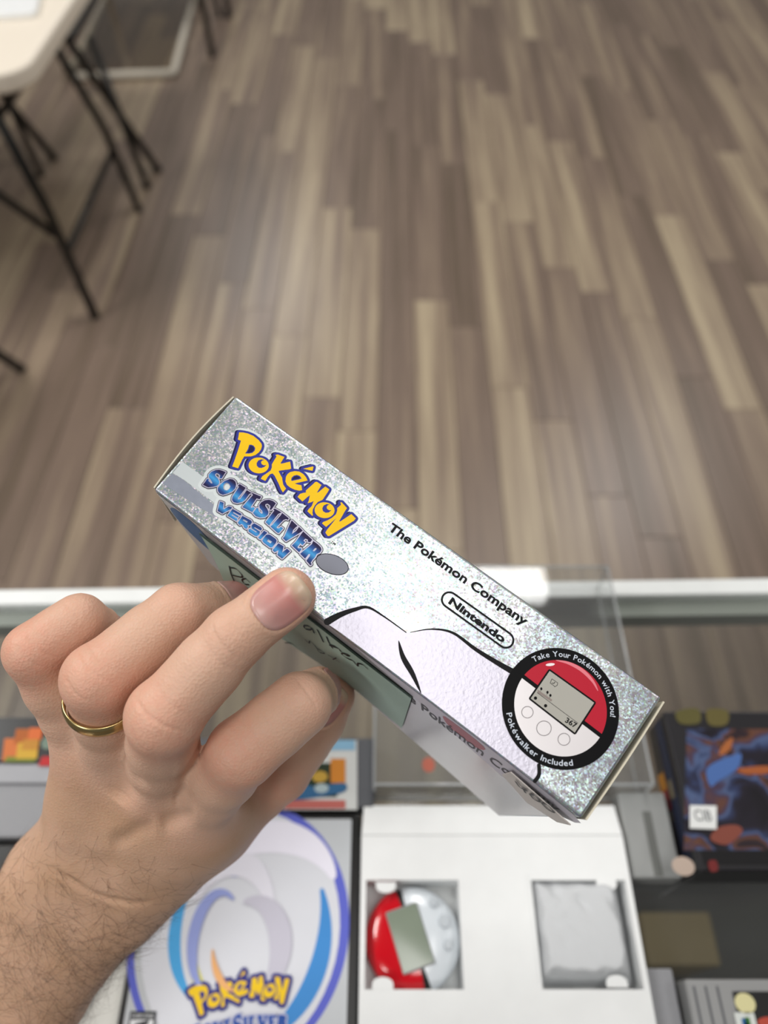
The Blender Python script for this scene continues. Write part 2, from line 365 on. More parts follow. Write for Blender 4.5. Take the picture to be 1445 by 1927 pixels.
# --- cartridge with picture label
c2 = empty('game_cartridge', (-0.07, 0.135, GZ)); tag(c2, 'dark grey game cartridge with colourful picture label above the silver case', 'cartridge')
ZT = 1.018
box('shell', (-0.142, 0.1135, GZ + 0.0002), (-0.0055, 0.1535, ZT - 0.0005), M_dgrey, c2, 0.0015)
f = flat_at(ZT)
def quad(x0, y0, x1, y1, h, sk=0): return [tp(x0 - sk, y1, h), tp(x1 - sk, y1, h), tp(x1, y0, h), tp(x0, y0, h)]
f.poly([quad(470, 1393, 672, 1524, ZT)], ink('c4c6c4'), 0)
f.poly([quad(478, 1393, 668, 1412, ZT)], ink('7fa9c4'), 0.0002)
f.poly([quad(478, 1436, 634, 1500, ZT)], ink('22301f'), 0.0002)
f.poly([ell(*tp(602, 1462, ZT), 0.0045, 0.0032)], ink('b4913a'), 0.0004)
f.poly([quad(622, 1428, 650, 1474, ZT)], ink('c07a2a'), 0.0004)
f.poly([smooth_line([tp(545, 1505, ZT), tp(600, 1500, ZT), tp(648, 1490, ZT), tp(648, 1474, ZT), tp(610, 1478, ZT), tp(590, 1480, ZT), tp(560, 1476, ZT)], 4, True)], ink('2f5e86'), 0.0005)
f.poly([ell(*tp(605, 1484, ZT), 0.004, 0.0026)], ink('9fb0b4'), 0.0007)
f.poly([quad(480, 1506, 650, 1522, ZT)], ink('b0615a'), 0.0003)
f.build('label', c2)

# --- white card insert at the lower left
wc = box('paper_insert', (-0.215, -0.05, GZ + 0.0002), (-0.1298, 0.066, 1.010), mat('white_card', 'dcdcd6', 0.6), None, 0.001)
tag(wc, 'white printed insert box beside the silver game case', 'box')

# ------------------------------------------------------------------ title artwork traced from the spine, in photo pixels
K1 = 140 / 1445
def tr(region, pts): return [(region[0] + x * K1, region[1] + y * K1) for x, y in pts]
R1, R2, R3, R4 = (420, 790), (540, 850), (370, 870), (480, 920)
YEL = [  # outer loops + holes
 [tr(R1, [(310,248),(385,250),(480,270),(590,318),(690,400),(745,470),(752,520),(735,580),(690,640),(620,690),(540,715),(410,715),(375,770),(290,945),(175,910),(225,780),(300,560),(345,410),(285,388),(298,330)]),
  tr(R1, [(505,490),(545,488),(590,505),(622,550),(615,600),(570,645),(500,660),(425,658),(455,620),(485,560)])],
 [tr(R1, ell(690, 890, 196, 154, 32, rot=0.05)), tr(R1, [(800,782),(740,772),(680,795),(650,845),(652,895),(690,935),(740,940),(800,920),(840,880),(790,888),(747,865),(735,830),(752,800)])],
 [tr(R1, [(1015,685),(1060,678),(1190,725),(1165,765),(1110,850),(1140,855),(1300,815),(1320,950),(1290,965),(1100,990),(1075,1000),(1110,1070),(1145,1130),(1150,1180),(1165,1260),(1220,1340),(1160,1415),(1120,1350),(1080,1250),(1000,1090),(960,1045),(910,1060),(860,1120),(820,1190),(730,1150),(760,1100),(850,1040),(920,990),(945,930),(945,870),(985,800),(1035,720)])],
 [tr(R2, [(60,400),(150,380),(240,390),(320,440),(370,500),(400,565),(330,580),(240,600),(150,622),(200,640),(280,655),(295,750),(240,762),(160,745),(70,705),(0,650),(-30,580),(-20,490),(10,440)]),
  tr(R2, [(80,560),(90,510),(130,470),(190,455),(250,475),(285,525),(230,545),(150,560),(100,573)])],
 [tr(R2, [(315,335),(500,290),(515,300),(495,375),(470,370)])],
 [tr(R2, [(545,595),(580,588),(670,650),(640,700),(580,800),(610,790),(745,680),(820,735),(790,790),(690,940),(600,980),(540,1050),(500,1130),(495,1190),(505,1235),(490,1250),(395,1160),(420,1120),(480,1060),(520,960),(470,985),(400,1005),(420,960),(445,850),(390,890),(300,970),(205,880),(250,825),(310,805),(370,795),(365,760),(420,710),(500,640)])],
 [tr(R2, ell(730, 1140, 194, 154, 32, rot=0.05)), tr(R2, [(830,1030),(770,1020),(710,1050),(685,1105),(700,1160),(750,1190),(810,1185),(865,1140),(815,1140),(775,1110),(770,1075),(790,1045)])],
 [tr(R2, [(1035,990),(1060,985),(1165,1100),(1130,1150),(1010,1360),(1040,1355),(1250,1215),(1335,1300),(1300,1345),(820,1640),(790,1640),(745,1575),(770,1530),(960,1290),(860,1380),(760,1465),(680,1395),(700,1370),(790,1335),(870,1290),(950,1220),(975,1150),(975,1100),(1050,1035)])],
]
BLU = [
 [tr(R3, [(565,195),(500,168),(440,150),(370,155),(290,190),(240,245),(240,300),(280,350),(300,385),(310,415),(280,415),(230,365),(240,330),(205,325),(165,390),(125,440),(175,470),(225,490),(310,482),(390,465),(435,425),(440,380),(415,320),(365,270),(360,235),(390,215),(430,230),(460,260),(445,310),(485,320),(520,265)])],
 [tr(R3, [(650,328),(710,340),(755,380),(768,440),(750,510),(690,570),(600,610),(510,635),(450,610),(415,560),(415,500),(460,440),(540,370)]), tr(R3, [(585,400),(630,420),(660,470),(640,520),(590,555),(545,545),(520,510),(520,460),(545,420)])],
 [tr(R3, [(835,428),(955,500),(920,550),(800,700),(805,728),(850,718),(975,545),(1065,600),(1020,625),(940,735),(880,778),(790,798),(720,780),(690,735),(700,670),(800,520),(825,475),(795,465)])],
 [tr(R3, [(1085,600),(1255,672),(1225,722),(1165,705),(1055,865),(1060,890),(1105,875),(1130,900),(1080,972),(890,875),(925,835),(1095,640),(1072,608)])],
 [tr(R4, [(405,285),(350,242),(270,215),(190,225),(120,265),(80,320),(90,375),(140,430),(150,475),(125,490),(75,440),(60,380),(30,375),(-40,474),(15,534),(95,562),(190,555),(250,505),(262,450),(235,390),(200,340),(200,305),(240,290),(290,325),(300,360),(280,400),(310,415),(360,350)])],
 [tr(R4, [(385,388),(515,462),(450,490),(310,665),(275,715),(205,650),(375,425),(350,400)])],
 [tr(R4, [(525,472),(655,575),(640,605),(600,590),(550,610),(415,750),(430,770),(470,770),(500,740),(545,770),(460,865),(425,850),(300,735),(340,700),(505,510)])],
 [tr(R4, [(710,615),(825,725),(790,750),(740,800),(715,880),(800,820),(835,770),(850,740),(925,815),(880,850),(600,1020),(540,960),(570,930),(670,700),(695,650)])],
 [tr(R4, [(935,830),(1110,990),(1070,1040),(1020,1030),(1025,990),(975,970),(935,1010),(975,1040),(920,1100),(880,1060),(825,1130),(830,1155),(900,1160),(900,1180),(855,1235),(715,1105),(790,1030),(890,890)])],
 [tr(R4, [(1130,1015),(1220,1080),(1280,1145),(1290,1190),(1260,1240),(1195,1270),(1165,1330),(1110,1390),(1080,1440),(1100,1465),(1075,1490),(995,1400),(1060,1310),(1070,1270),(1040,1270),(970,1360),(875,1265),(920,1225),(1100,1080)]), tr(R4, [(1185,1150),(1195,1175),(1150,1215),(1120,1210),(1150,1165)])],
]
VER = [
 [tr(R3, [(455,765),(525,790),(515,905),(530,920),(625,860),(690,880),(670,910),(500,1000),(410,950),(425,880)])],
 [tr(R3, [(700,910),(875,1010),(850,1040),(720,970),(705,985),(820,1055),(800,1080),(690,1015),(675,1030),(795,1105),(775,1145),(600,1040),(640,990)])],
 [tr(R3, [(890,1045),(1060,1135),(1075,1170),(1040,1220),(985,1225),(1000,1255),(965,1300),(920,1265),(905,1220),(870,1200),(840,1222),(800,1180)]), tr(R3, [(915,1110),(995,1155),(975,1180),(895,1130)])],
 [tr(R3, [(1120,1190),(1250,1265),(1270,1300),(1245,1330),(1130,1265),(1115,1275),(1230,1350),(1220,1400),(1170,1440),(1130,1430),(1010,1350),(1010,1310),(1035,1290),(1160,1370),(1170,1355),(1070,1290),(1065,1240),(1085,1210)])],
 [tr(R4, [(175,818),(240,855),(105,985),(60,955)])],
 [tr(R4, [(250,890),(290,895),(400,975),(420,1010),(400,1060),(330,1140),(290,1140),(170,1050),(140,1010),(160,970),(215,900)]), tr(R4, [(255,985),(330,1030),(300,1065),(230,1020)])],
 [tr(R4, [(455,1060),(555,1120),(525,1240),(620,1165),(680,1215),(525,1360),(435,1290),(455,1195),(380,1235),(340,1195)])],
]

# ------------------------------------------------------------------ silver box pose (camera frame -> world)
RB = np.array([[0.7932549958809173, 0.6058683911213543, 0.060580559175263296], [-0.587007917956109, 0.7345204816378552, 0.340442897284298], [0.1617659289430251, -0.30561929699303153, 0.9383115844636499]])
TBX = np.array([0.003595887, -0.021830595, -0.210640618])
BU, BV, BN = [CR @ RB[:, i] for i in range(3)]          # world axes of the spine: along, across, outwards
BO = c2w(TBX)
def spine_uv(x, y):
    d = ray(x, y); s = np.dot(BN, BO - CPOS) / np.dot(BN, d); q = CPOS + d * s - BO
    return (float(q @ BU), float(q @ BV))
def spine_P(u, v, h): return BO + BU * u + BV * v + BN * h
SA, SB, SC, SD = [spine_uv(*p) for p in ((443, 744), (288, 921), (1095, 1541), (1246, 1312))]
def toface(loop): return [spine_uv(*p) for p in loop]
YEL_F = [[toface(l) for l in g] for g in YEL]; BLU_F = [[toface(l) for l in g] for g in BLU]; VER_F = [[toface(l) for l in g] for g in VER]

def grad_mat(name, axis_origin, axis, length, cols):
    """colour ramp across the letter height, in object space"""
    m = bpy.data.materials.new(name); m.use_nodes = True; nt = m.node_tree; b = nt.nodes['Principled BSDF']
    tc = nd(nt, 'ShaderNodeTexCoord'); sb = nd(nt, 'ShaderNodeVectorMath', operation='SUBTRACT'); sb.inputs[1].default_value = tuple(axis_origin)
    dt = nd(nt, 'ShaderNodeVectorMath', operation='DOT_PRODUCT'); dt.inputs[1].default_value = tuple(np.array(axis) / length)
    nt.links.new(tc.outputs['Object'], sb.inputs[0]); nt.links.new(sb.outputs[0], dt.inputs[0])
    cr = nd(nt, 'ShaderNodeValToRGB'); el = cr.color_ramp.elements
    while len(el) < len(cols): el.new(0.5)
    for e, (p, c) in zip(el, cols): e.position = p; e.color = lin(c)
    nt.links.new(dt.outputs['Value'], cr.inputs[0]); nt.links.new(cr.outputs[0], b.inputs['Base Color'])
    b.inputs['Roughness'].default_value = 0.45; b.inputs['Specular IOR Level'].default_value = 0.25
    return m

# --- silver game case with title on its cover
dc = empty('game_case', (-0.078, 0.04, GZ)); tag(dc, 'black framed game case with silver cover lying on the glass', 'case')
ZT = 1.0150
slab('shell', rounded_rect(-0.1288, -0.045, -0.0128, 0.1115, 0.003), GZ + 0.0002, ZT, M_blackcase, dc, 0.0012)
M_cover = mat('silver_cover_print', 'b9bdc1', 0.35, 0.0, 0.5, coat=0.2)
f = flat_at(ZT + 0.0003)
f.poly([rounded_rect(-0.1256, -0.043, -0.0180, 0.1082, 0.001)], M_cover, 0)
def cpx(x, y): return tp(x, y, ZT)
ctr = cpx(455, 1745); LB, LL, LV = ink('5a62c0'), ink('e2e0ec'), ink('d3d1da')
def arc_stroke(c, rx, ry, a0, a1, w, m, h, n=40):
    P = [(c[0] + rx * math.cos(math.radians(a0 + (a1 - a0) * i / n)), c[1] + ry * math.sin(math.radians(a0 + (a1 - a0) * i / n))) for i in range(n + 1)]
    W = [w * (0.25 + 0.75 * math.sin(math.pi * i / n)) for i in range(n + 1)]
    f.stroke(P, W, m, h, n=6)
arc_stroke(ctr, 0.0520, 0.0590, -75, 110, 0.0034, LB, 0.0001)
arc_stroke(ctr, 0.0560, 0.0600, 130, 260, 0.0018, LB, 0.0001)
f.poly([ell(ctr[0], ctr[1], 0.0505, 0.0575, 48)], ink('cfd1d8'), 0.0002)
arc_stroke(ctr, 0.043, 0.050, -70, 20, 0.0045, ink('3f86c8'), 0.0003)
arc_stroke((ctr[0] - 0.003, ctr[1]), 0.031, 0.038, 140, 235, 0.0032, ink('4aa0d8'), 0.0003)
arc_stroke((ctr[0] + 0.002, ctr[1] - 0.004), 0.026, 0.033, 190, 245, 0.0024, ink('d8d46a'), 0.0004)
arc_stroke((ctr[0] + 0.012, ctr[1] + 0.014), 0.036, 0.030, 20, 160, 0.0085, LL, 0.0004)
f.poly([smooth_line([cpx(380, 1640), cpx(430, 1612), cpx(480, 1618), cpx(482, 1645), cpx(430, 1650)], 5, True)], ink('4d74cc'), 0.0006)
arc_stroke((ctr[0] - 0.006, ctr[1] - 0.004), 0.022, 0.034, 20, 150, 0.0062, ink('d9d8e2'), 0.0006)
arc_stroke((ctr[0] + 0.004, ctr[1] - 0.010), 0.017, 0.022, -60, 100, 0.0058, ink('bdbbc8'), 0.0008)
arc_stroke((ctr[0] - 0.012, ctr[1] - 0.006), 0.012, 0.022, 60, 250, 0.0030, ink('8f9ad0'), 0.0009)
arc_stroke((ctr[0] + 0.002, ctr[1] - 0.004), 0.016, 0.024, 195, 260, 0.0017, ink('dfa870'), 0.0010)
f.build('cover_sheet', dc)
# title copied on to the cover
allp = np.array([p for g in YEL_F for l in g for p in l]); mn, mxx = allp.min(0), allp.max(0)
q0, q1 = np.array(cpx(352, 1900)), np.array(cpx(545, 1832)); TH = math.radians(9)
cw = (q1[0] - q0[0]); sc = cw / (mxx[0] - mn[0]) / 0.98; mid = (mn + mxx) / 2; mid2 = (q0 + q1) / 2 + np.array([0, 0.000])
def cov(p):
    d = (np.array(p) - mid) * sc; a = 0.10
    bow = -6.0 * (d[0]) ** 2 * 0
    return (mid2[0] + d[0] * math.cos(a) - d[1] * math.sin(a), mid2[1] + d[0] * math.sin(a) + d[1] * math.cos(a) + bow)
f = flat_at(ZT + 0.0012)
for g in YEL_F:
    o_ = [cov(p) for p in g[0]]
    f.stroke(o_, 0.0016, ink('2c2f7c'), 0, True); f.poly([o_], ink('2c2f7c'), 0.00002)
for g in YEL_F: f.poly([[cov(p) for p in l] for l in g], ink('e6bf1e'), 0.0001)
for g in BLU_F + VER_F:
    o_ = [cov(p) for p in g[0]]; f.stroke(o_, 0.0007, ink('b9bcd2'), 0.00003, True)
for g in BLU_F + VER_F: f.poly([[cov(p) for p in l] for l in g], ink('2a4f9e'), 0.0001)
f.build('title_lettering', dc)
f = flat_at(ZT + 0.0012)
e0 = cpx(247, 1903); f.poly([[(e0[0], e0[1] - 0.016), (e0[0] + 0.0125, e0[1] - 0.016), (e0[0] + 0.0125, e0[1]), (e0[0], e0[1])]], ink('26282c'), 0)
f.poly([[(e0[0] + .0007, e0[1] - 0.0155), (e0[0] + 0.0118, e0[1] - 0.0155), (e0[0] + 0.0118, e0[1] - 0.0035), (e0[0] + .0007, e0[1] - .0035)]], ink('d8dadc'), 0.00005)
text_line(f, 'EVERYONE', (e0[0] + .001, e0[1] - 0.0028), (e0[0] + .0115, e0[1] - 0.0028), 0.0019, ink('d8dadc'), 0.0001)
text_line(f, 'E', (e0[0] + .003, e0[1] - 0.014), (e0[0] + .0095, e0[1] - 0.0125), 0.009, ink('26282c'), 0.0001, 0.03, 0.25)
f.build('rating_box', dc)

# --- white tray with two pockets
M_card = mat('white_cardboard', 'e5e7e7', 0.65, bump=0.05)
tray = empty('box_tray', (0.06, 0.05, GZ)); tag(tray, 'white cardboard packing tray with two square pockets', 'tray')
ZT = 1.0200
X0, X1 = tp(680, 1700, ZT)[0] - 0.0005, tp(1226, 1900, ZT)[0] + 0.001
Y1, Y0 = tp(900, 1572, ZT)[1], -0.045
pk = []
for (a, b, c, d) in ((688, 1656, 868, 1862), (1010, 1652, 1204, 1862)):
    pk.append((tp(a, c, ZT)[0] if False else tp(a, (b + d) / 2, ZT)[0], tp(900, d, ZT)[1], tp(c, (b + d) / 2, ZT)[0], tp(900, b, ZT)[1]))
pk[0] = (X0 + 0.0028, pk[0][1], pk[0][2], pk[0][3]); pk[1] = (pk[1][0], pk[1][1], X1 - 0.0030, pk[1][3])
xs = [X0, pk[0][0], pk[0][2], pk[1][0], pk[1][2], X1]; ys = [Y0, pk[0][1], pk[0][3], Y1]
V = []; F = []
def q_(a, b, c, d):
    i = len(V); V.extend([a, b, c, d]); F.append((i, i + 1, i + 2, i + 3))
for i in range(5):
    for j in range(3):
        x0, x1, y0, y1 = xs[i], xs[i + 1], ys[j], ys[j + 1]
        if j == 1 and i in (1, 3):
            zb = GZ + 0.0010
            q_((x0, y0, zb), (x1, y0, zb), (x1, y1, zb), (x0, y1, zb))
            q_((x0, y1, zb), (x1, y1, zb), (x1, y1, ZT), (x0, y1, ZT)); q_((x1, y0, zb), (x0, y0, zb), (x0, y0, ZT), (x1, y0, ZT))
            q_((x0, y0, zb), (x0, y1, zb), (x0, y1, ZT), (x0, y0, ZT)); q_((x1, y1, zb), (x1, y0, zb), (x1, y0, ZT), (x1, y1, ZT))
        else: q_((x0, y0, ZT), (x1, y0, ZT), (x1, y1, ZT), (x0, y1, ZT))
zb = GZ + 0.0003
q_((X0, Y0, zb), (X1, Y0, zb), (X1, Y0, ZT), (X0, Y0, ZT)); q_((X1, Y1, zb), (X0, Y1, zb), (X0, Y1, ZT), (X1, Y1, ZT))
q_((X0, Y1, zb), (X0, Y0, zb), (X0, Y0, ZT), (X0, Y1, ZT)); q_((X1, Y0, zb), (X1, Y1, zb), (X1, Y1, ZT), (X1, Y0, ZT))
mesh('body', V, F, M_card, tray)
fy = tp(900, 1513, ZT)[1]                       # sloping back flap beyond the fold
mesh('back_flap', [(X0, Y1 + .0003, ZT), (X1, Y1 + .0003, ZT), (X1 - .001, fy, ZT - 0.003), (X0 + .001, fy, ZT - 0.003), (X0, Y1 + .0003, ZT - .0012), (X1, Y1 + .0003, ZT - .0012), (X1 - .001, fy, ZT - 0.0042), (X0 + .001, fy, ZT - 0.0042)],
     [(0, 1, 2, 3), (7, 6, 5, 4), (0, 4, 5, 1), (1, 5, 6, 2), (2, 6, 7, 3), (3, 7, 4, 0)], M_card, tray)
for (x, y, s) in ((726, 1660, 1), (1140, 1656, 1), (720, 1862, -1), (1162, 1858, -1)):       # small locking tabs
    p = tp(x, y, ZT); r = 0.0052
    P = [(p[0] - r, p[1]), (p[0] + r, p[1])] + [(p[0] + r * math.cos(t), p[1] - s * (0.0022 + 0.003 * math.sin(t))) for t in np.linspace(0, math.pi, 9)]
    slab('tab', P, ZT - 0.0004, ZT + 0.0003, M_card, tray)
# --- red and white round pedometer
pdm = empty('pedometer', (0.03, 0.05, GZ)); tag(pdm, 'round red and white pocket gadget with grey screen in tray pocket', 'gadget')
pc = np.array([*tp(777, 1764, 1.017)]); PR = 0.0248; ROT = math.radians(18)
def disc_shell(name, a0, a1, m, r=PR, gap=0.0):
    V = []; F = []; n = 40; prof = [(1.0, 0.0012), (1.0, 0.0075), (0.985, 0.0105), (0.93, 0.0132), (0.8, 0.0150), (0.55, 0.0162), (0.25, 0.0166), (0.0, 0.0167)]
    for k in range(n + 1):
        t = a0 + (a1 - a0) * k / n
        for (q, z) in prof: V.append((pc[0] + r * q * math.cos(t), pc[1] + r * q * math.sin(t), GZ + z))
    np_ = len(prof)
    for k in range(n):
        for j in range(np_ - 1): F.append((k * np_ + j, (k + 1) * np_ + j, (k + 1) * np_ + j + 1, k * np_ + j + 1))
    return mesh(name, V, F, m, pdm, smooth=True)
M_red = mat('glossy_red_plastic', 'c40a1c', 0.15, coat=0.6); M_wht = mat('glossy_white_plastic', 'd5dce2', 0.2, coat=0.5)
dv = math.radians(90) + ROT                       # dividing line direction
disc_shell('red_half', dv + 0.07, dv + math.pi - 0.07, M_red); disc_shell('white_half', dv + math.pi + 0.07, dv + 2 * math.pi - 0.07, M_wht)
disc_shell('black_band', 0, 2 * math.pi, M_blackcase, PR * 0.985)
def rotp(x, y, a=ROT): return (pc[0] + x * math.cos(a) - y * math.sin(a), pc[1] + x * math.sin(a) + y * math.cos(a))
scn = [rotp(*p) for p in ((-0.0085, -0.0145), (0.0085, -0.0145), (0.0085, 0.0145), (-0.0085, 0.0145))]
scn = [(p[0] - 0.0015, p[1]) for p in scn]
slab('screen_bezel', scn, GZ + 0.0146, GZ + 0.0172, mat('bezel_grey', '8c8f90', 0.3), pdm, 0.0006)
cs = np.mean(scn, 0); slab('screen', [tuple(cs + (np.array(p) - cs) * 0.95) for p in scn], GZ + 0.0171, GZ + 0.0174, mat('grey_lcd', '7f8a7a', 0.12, coat=0.5), pdm)
for (x, y, r) in ((0.0155, 0.012, 0.0024), (0.0180, 0.002, 0.0032), (0.0160, -0.0085, 0.0024)):
    p = rotp(x, y); slab('button', ell(p[0], p[1], r, r, 18), GZ + 0.0135, GZ + 0.0172, mat('button_white', 'b9c0c6', 0.25), pdm, 0.0007)

# --- clear bag wrapped item in the right pocket
M_bag = mat('crumpled_clear_bag', 'b9bcbd', 0.28, 0.0, 0.8, coat=0.7, bump=0.0)
gx0, gy0, gx1, gy1 = pk[1]
n = 46; V = []; F = []
prand = [(rng.uniform(-1, 1), rng.uniform(-1, 1), rng.uniform(2, 7), rng.uniform(0, 6.28)) for _ in range(9)]
for j in range(n):
    for i in range(n):
        s, t = i / (n - 1), j / (n - 1)
        x = gx0 - 0.0018 + s * (gx1 - gx0 + 0.0010); y = gy0 + 0.0022 + t * (gy1 - gy0 + 0.0000)
        e = min(s, 1 - s, t, 1 - t) * 2
        hgt = 0.0150 * min(1, e * 3.2) ** 0.6 + 0.0030
        if math.hypot(s - 0.5, t - 0.42) < 0.42: hgt += 0.0012
        for (a, b, fr, ph) in prand: hgt += 0.00060 * abs(math.sin(fr * (a * s + b * t) * 2.6 + ph)) ** 3 * min(1, e * 4) * 2
        if s < 0.02: hgt = max(hgt, 0.0203)
        V.append((x, y, GZ + min(hgt, 0.0222)))
for j in range(n - 1):
    for i in range(n - 1): F.append((j * n + i, j * n + i + 1, (j + 1) * n + i + 1, (j + 1) * n + i))
bgm = bpy.data.materials.new('clear_bag'); bgm.use_nodes = True; b_ = bgm.node_tree.nodes['Principled BSDF']
nz = nd(bgm.node_tree, 'ShaderNodeTexNoise', i_Scale=70.0, i_Detail=4.0); bp = nd(bgm.node_tree, 'ShaderNodeBump', i_Strength=0.5, i_Distance=0.003)
bgm.node_tree.links.new(nz.outputs['Fac'], bp.inputs['Height']); bgm.node_tree.links.new(bp.outputs[0], b_.inputs['Normal'])
b_.inputs['Base Color'].default_value = lin('dcdfe2'); b_.inputs['Roughness'].default_value = 0.22; b_.inputs['Alpha'].default_value = 0.93
bag = mesh('plastic_bag', V, F, bgm, smooth=True)
tag(bag, 'crumpled clear plastic bag around a grey item in tray pocket', 'bag')

# --- clear acrylic protector lying behind the tray
M_acr = clear_mat('clear_acrylic', (0.97, 0.975, 0.975), haze=0.03)
M_acre = clear_mat('acrylic_edge', (0.80, 0.82, 0.82), haze=0.35, hazecol=(0.85, 0.87, 0.88))
pr = empty('box_protector', (0.07, 0.19, GZ)); tag(pr, 'empty clear acrylic box protector lying behind the white tray', 'protector')
ZP = 1.030; pxl, pxr = tp(704, 1478, ZP)[0], tp(1230, 1478, ZP)[0]; pyn, pyf = tp(900, 1476, ZP)[1], tp(1145, 1066, ZP)[1]
tk = 0.0008
box('top_panel', (pxl, pyn, ZP - tk), (pxr, pyf, ZP), M_acr, pr); box('bottom_panel', (pxl, pyn, GZ + 0.0003), (pxr, pyf, GZ + tk), M_acr, pr)
box('side_panel', (pxl, pyn, GZ + tk), (pxl + tk, pyf, ZP - tk), M_acr, pr); box('side_panel', (pxr - tk, pyn, GZ + tk), (pxr, pyf, ZP - tk), M_acr, pr)
box('end_panel', (pxl + tk, pyn, GZ + tk), (pxr - tk, pyn + tk, ZP - tk), M_acr, pr); box('end_panel', (pxl + tk, pyf - tk, GZ + tk), (pxr - tk, pyf, ZP - tk), M_acr, pr)
er = 0.0008
cn = [(pxl, pyn), (pxr, pyn), (pxr, pyf), (pxl, pyf)]
for k in range(4):
    a, b2 = cn[k], cn[(k + 1) % 4]
    tube('edge_strip', [(*a, ZP), (*b2, ZP)], er, M_acre, pr, 6); tube('edge_strip', [(*a, GZ + er), (*b2, GZ + er)], er, M_acre, pr, 6)
    tube('edge_strip', [(*a, GZ + er), (*a, ZP)], er, M_acre, pr, 6)
M_drop = mat('clear_plastic_bead', 'eef2f4', 0.1, coat=0.8)
# --- orange round sticker on the glass below the protector
os_ = slab('price_sticker', ell(*tp(806, 1440, GZ), 0.0038, 0.0044, 24), GZ + 0.0009, GZ + 0.0012, mat('orange_sticker', 'c8593a', 0.6)); tag(os_, 'small round orange sticker seen through the clear protector', 'sticker')

# --- boxed game at right
def painted(name, stops, scale, dist=1.2):
    m = bpy.data.materials.new(name); m.use_nodes = True; nt = m.node_tree; b = nt.nodes['Principled BSDF']; tc = nd(nt, 'ShaderNodeTexCoord')
    nz = nd(nt, 'ShaderNodeTexNoise', i_Scale=scale, i_Detail=2.5, i_Distortion=dist); nt.links.new(tc.outputs['Object'], nz.inputs['Vector'])
    cr = nd(nt, 'ShaderNodeValToRGB'); el = cr.color_ramp.elements
    while len(el) < len(stops): el.new(0.5)
    for e, (p, c) in zip(el, stops): e.position = p; e.color = lin(c)
    nt.links.new(nz.outputs['Fac'], cr.inputs[0]); nt.links.new(cr.outputs[0], b.inputs['Base Color']); b.inputs['Roughness'].default_value = 0.3
    return m
M_paint = painted('painted_cover', [(0.30, '0f0d13'), (0.44, '1d1925'), (0.49, '2b3454'), (0.525, '4a5a7e'), (0.555, '3c3147'), (0.60, '5f3c2a'), (0.64, '2a1e24'), (0.78, '120f15')], 42.0, 0.8)
gb = empty('boxed_game', (0.23, 0.13, GZ)); tag(gb, 'dark boxed game with colourful cover and white price label', 'box')
ZT = 1.032
bx0, by0, by1 = tp(1282, 1490, ZT)[0], tp(1300, 1640, ZT)[1], tp(1300, 1338, ZT)[1]
box('carton', (bx0, by0, GZ + 0.0003), (bx0 + 0.155, by1, ZT), mat('black_carton', '17161b', 0.35, coat=0.3), gb, 0.0012)
f = flat_at(ZT + 0.0002)
f.poly([[tp(1286, 1600, ZT), (bx0 + 0.150, tp(1286, 1600, ZT)[1]), (bx0 + 0.150, tp(1286, 1372, ZT)[1]), tp(1292, 1372, ZT)]], M_paint, 0)
f.poly([[(bx0 + 0.003, by0 + 0.003), (bx0 + 0.150, by0 + 0.003), (bx0 + 0.150, tp(1286, 1601, ZT)[1]), (bx0 + 0.003, tp(1286, 1601, ZT)[1])]], ink('0e0d10'), 0)
for k, (cc, P) in enumerate((('55502a', [(1272,1340),(1312,1334),(1316,1360),(1280,1362)]), ('5a522c', [(1330,1336),(1368,1338),(1366,1364),(1334,1364)]), ('9a5a30', [(1352,1422),(1360,1402),(1378,1388),(1372,1412)]), ('44639c', [(1330,1446),(1372,1424),(1394,1420),(1386,1448),(1352,1470),(1336,1480)]), ('96512a', [(1390,1447),(1445,1442),(1445,1456),(1400,1457)]), ('7c4236', [(1336,1580),(1350,1558),(1384,1553),(1396,1566),(1368,1590)]), ('6c2222', [(1332,1622),(1346,1620),(1350,1638),(1336,1640)]))):
    f.poly([smooth_line([tp(x, y, ZT) for x, y in P], 5, True)], ink(cc), 0.0002 + 0.00005 * k)
f.poly([ell(*tp(1284, 1631, ZT), 0.0058, 0.0046)], ink('b5a396'), 0.0012)
f.build('cover_art', gb)
f = Flat(lambda a, b2, h: np.array([bx0 - 0.0002 - h, b2, a]))                 # left side print: (height, y)
for (y0_, y1_, z0_, z1_, cc) in ((by0 + .002, by1 - .002, 1.014, 1.026, '262c40'), (by0 + 0.047, by0 + 0.057, 1.002, 1.013, 'b0762a'), (by0 + 0.036, by0 + 0.047, 1.002, 1.013, '8a2c34'), (by0 + 0.004, by0 + 0.03, 1.002, 1.010, '3c3358'), (by0 + .040, by0 + .05, 1.015, 1.022, '6d6450')):
    f.poly([[(z0_, y0_), (z1_, y0_), (z1_, y1_), (z0_, y1_)]], ink(cc), 0.0001 if cc == '262c40' else 0.0002)
f.build('side_print', gb)
st = slab('price_label', rot2([tp(1296, 1560, ZT), tp(1346, 1562, ZT), tp(1346, 1518, ZT), tp(1296, 1517, ZT)], 0, (0, 0)), ZT + 0.0014, ZT + 0.0018, mat('white_label_paper', 'dcdedd', 0.5), gb)
f = flat_at(ZT + 0.0021); a_, b2 = tp(1306, 1546, ZT), tp(1338, 1547, ZT); text_line(f, 'CIB', a_, b2, 0.0060, ink('6a6d70'), 0.0); f.build('label_lettering', st)

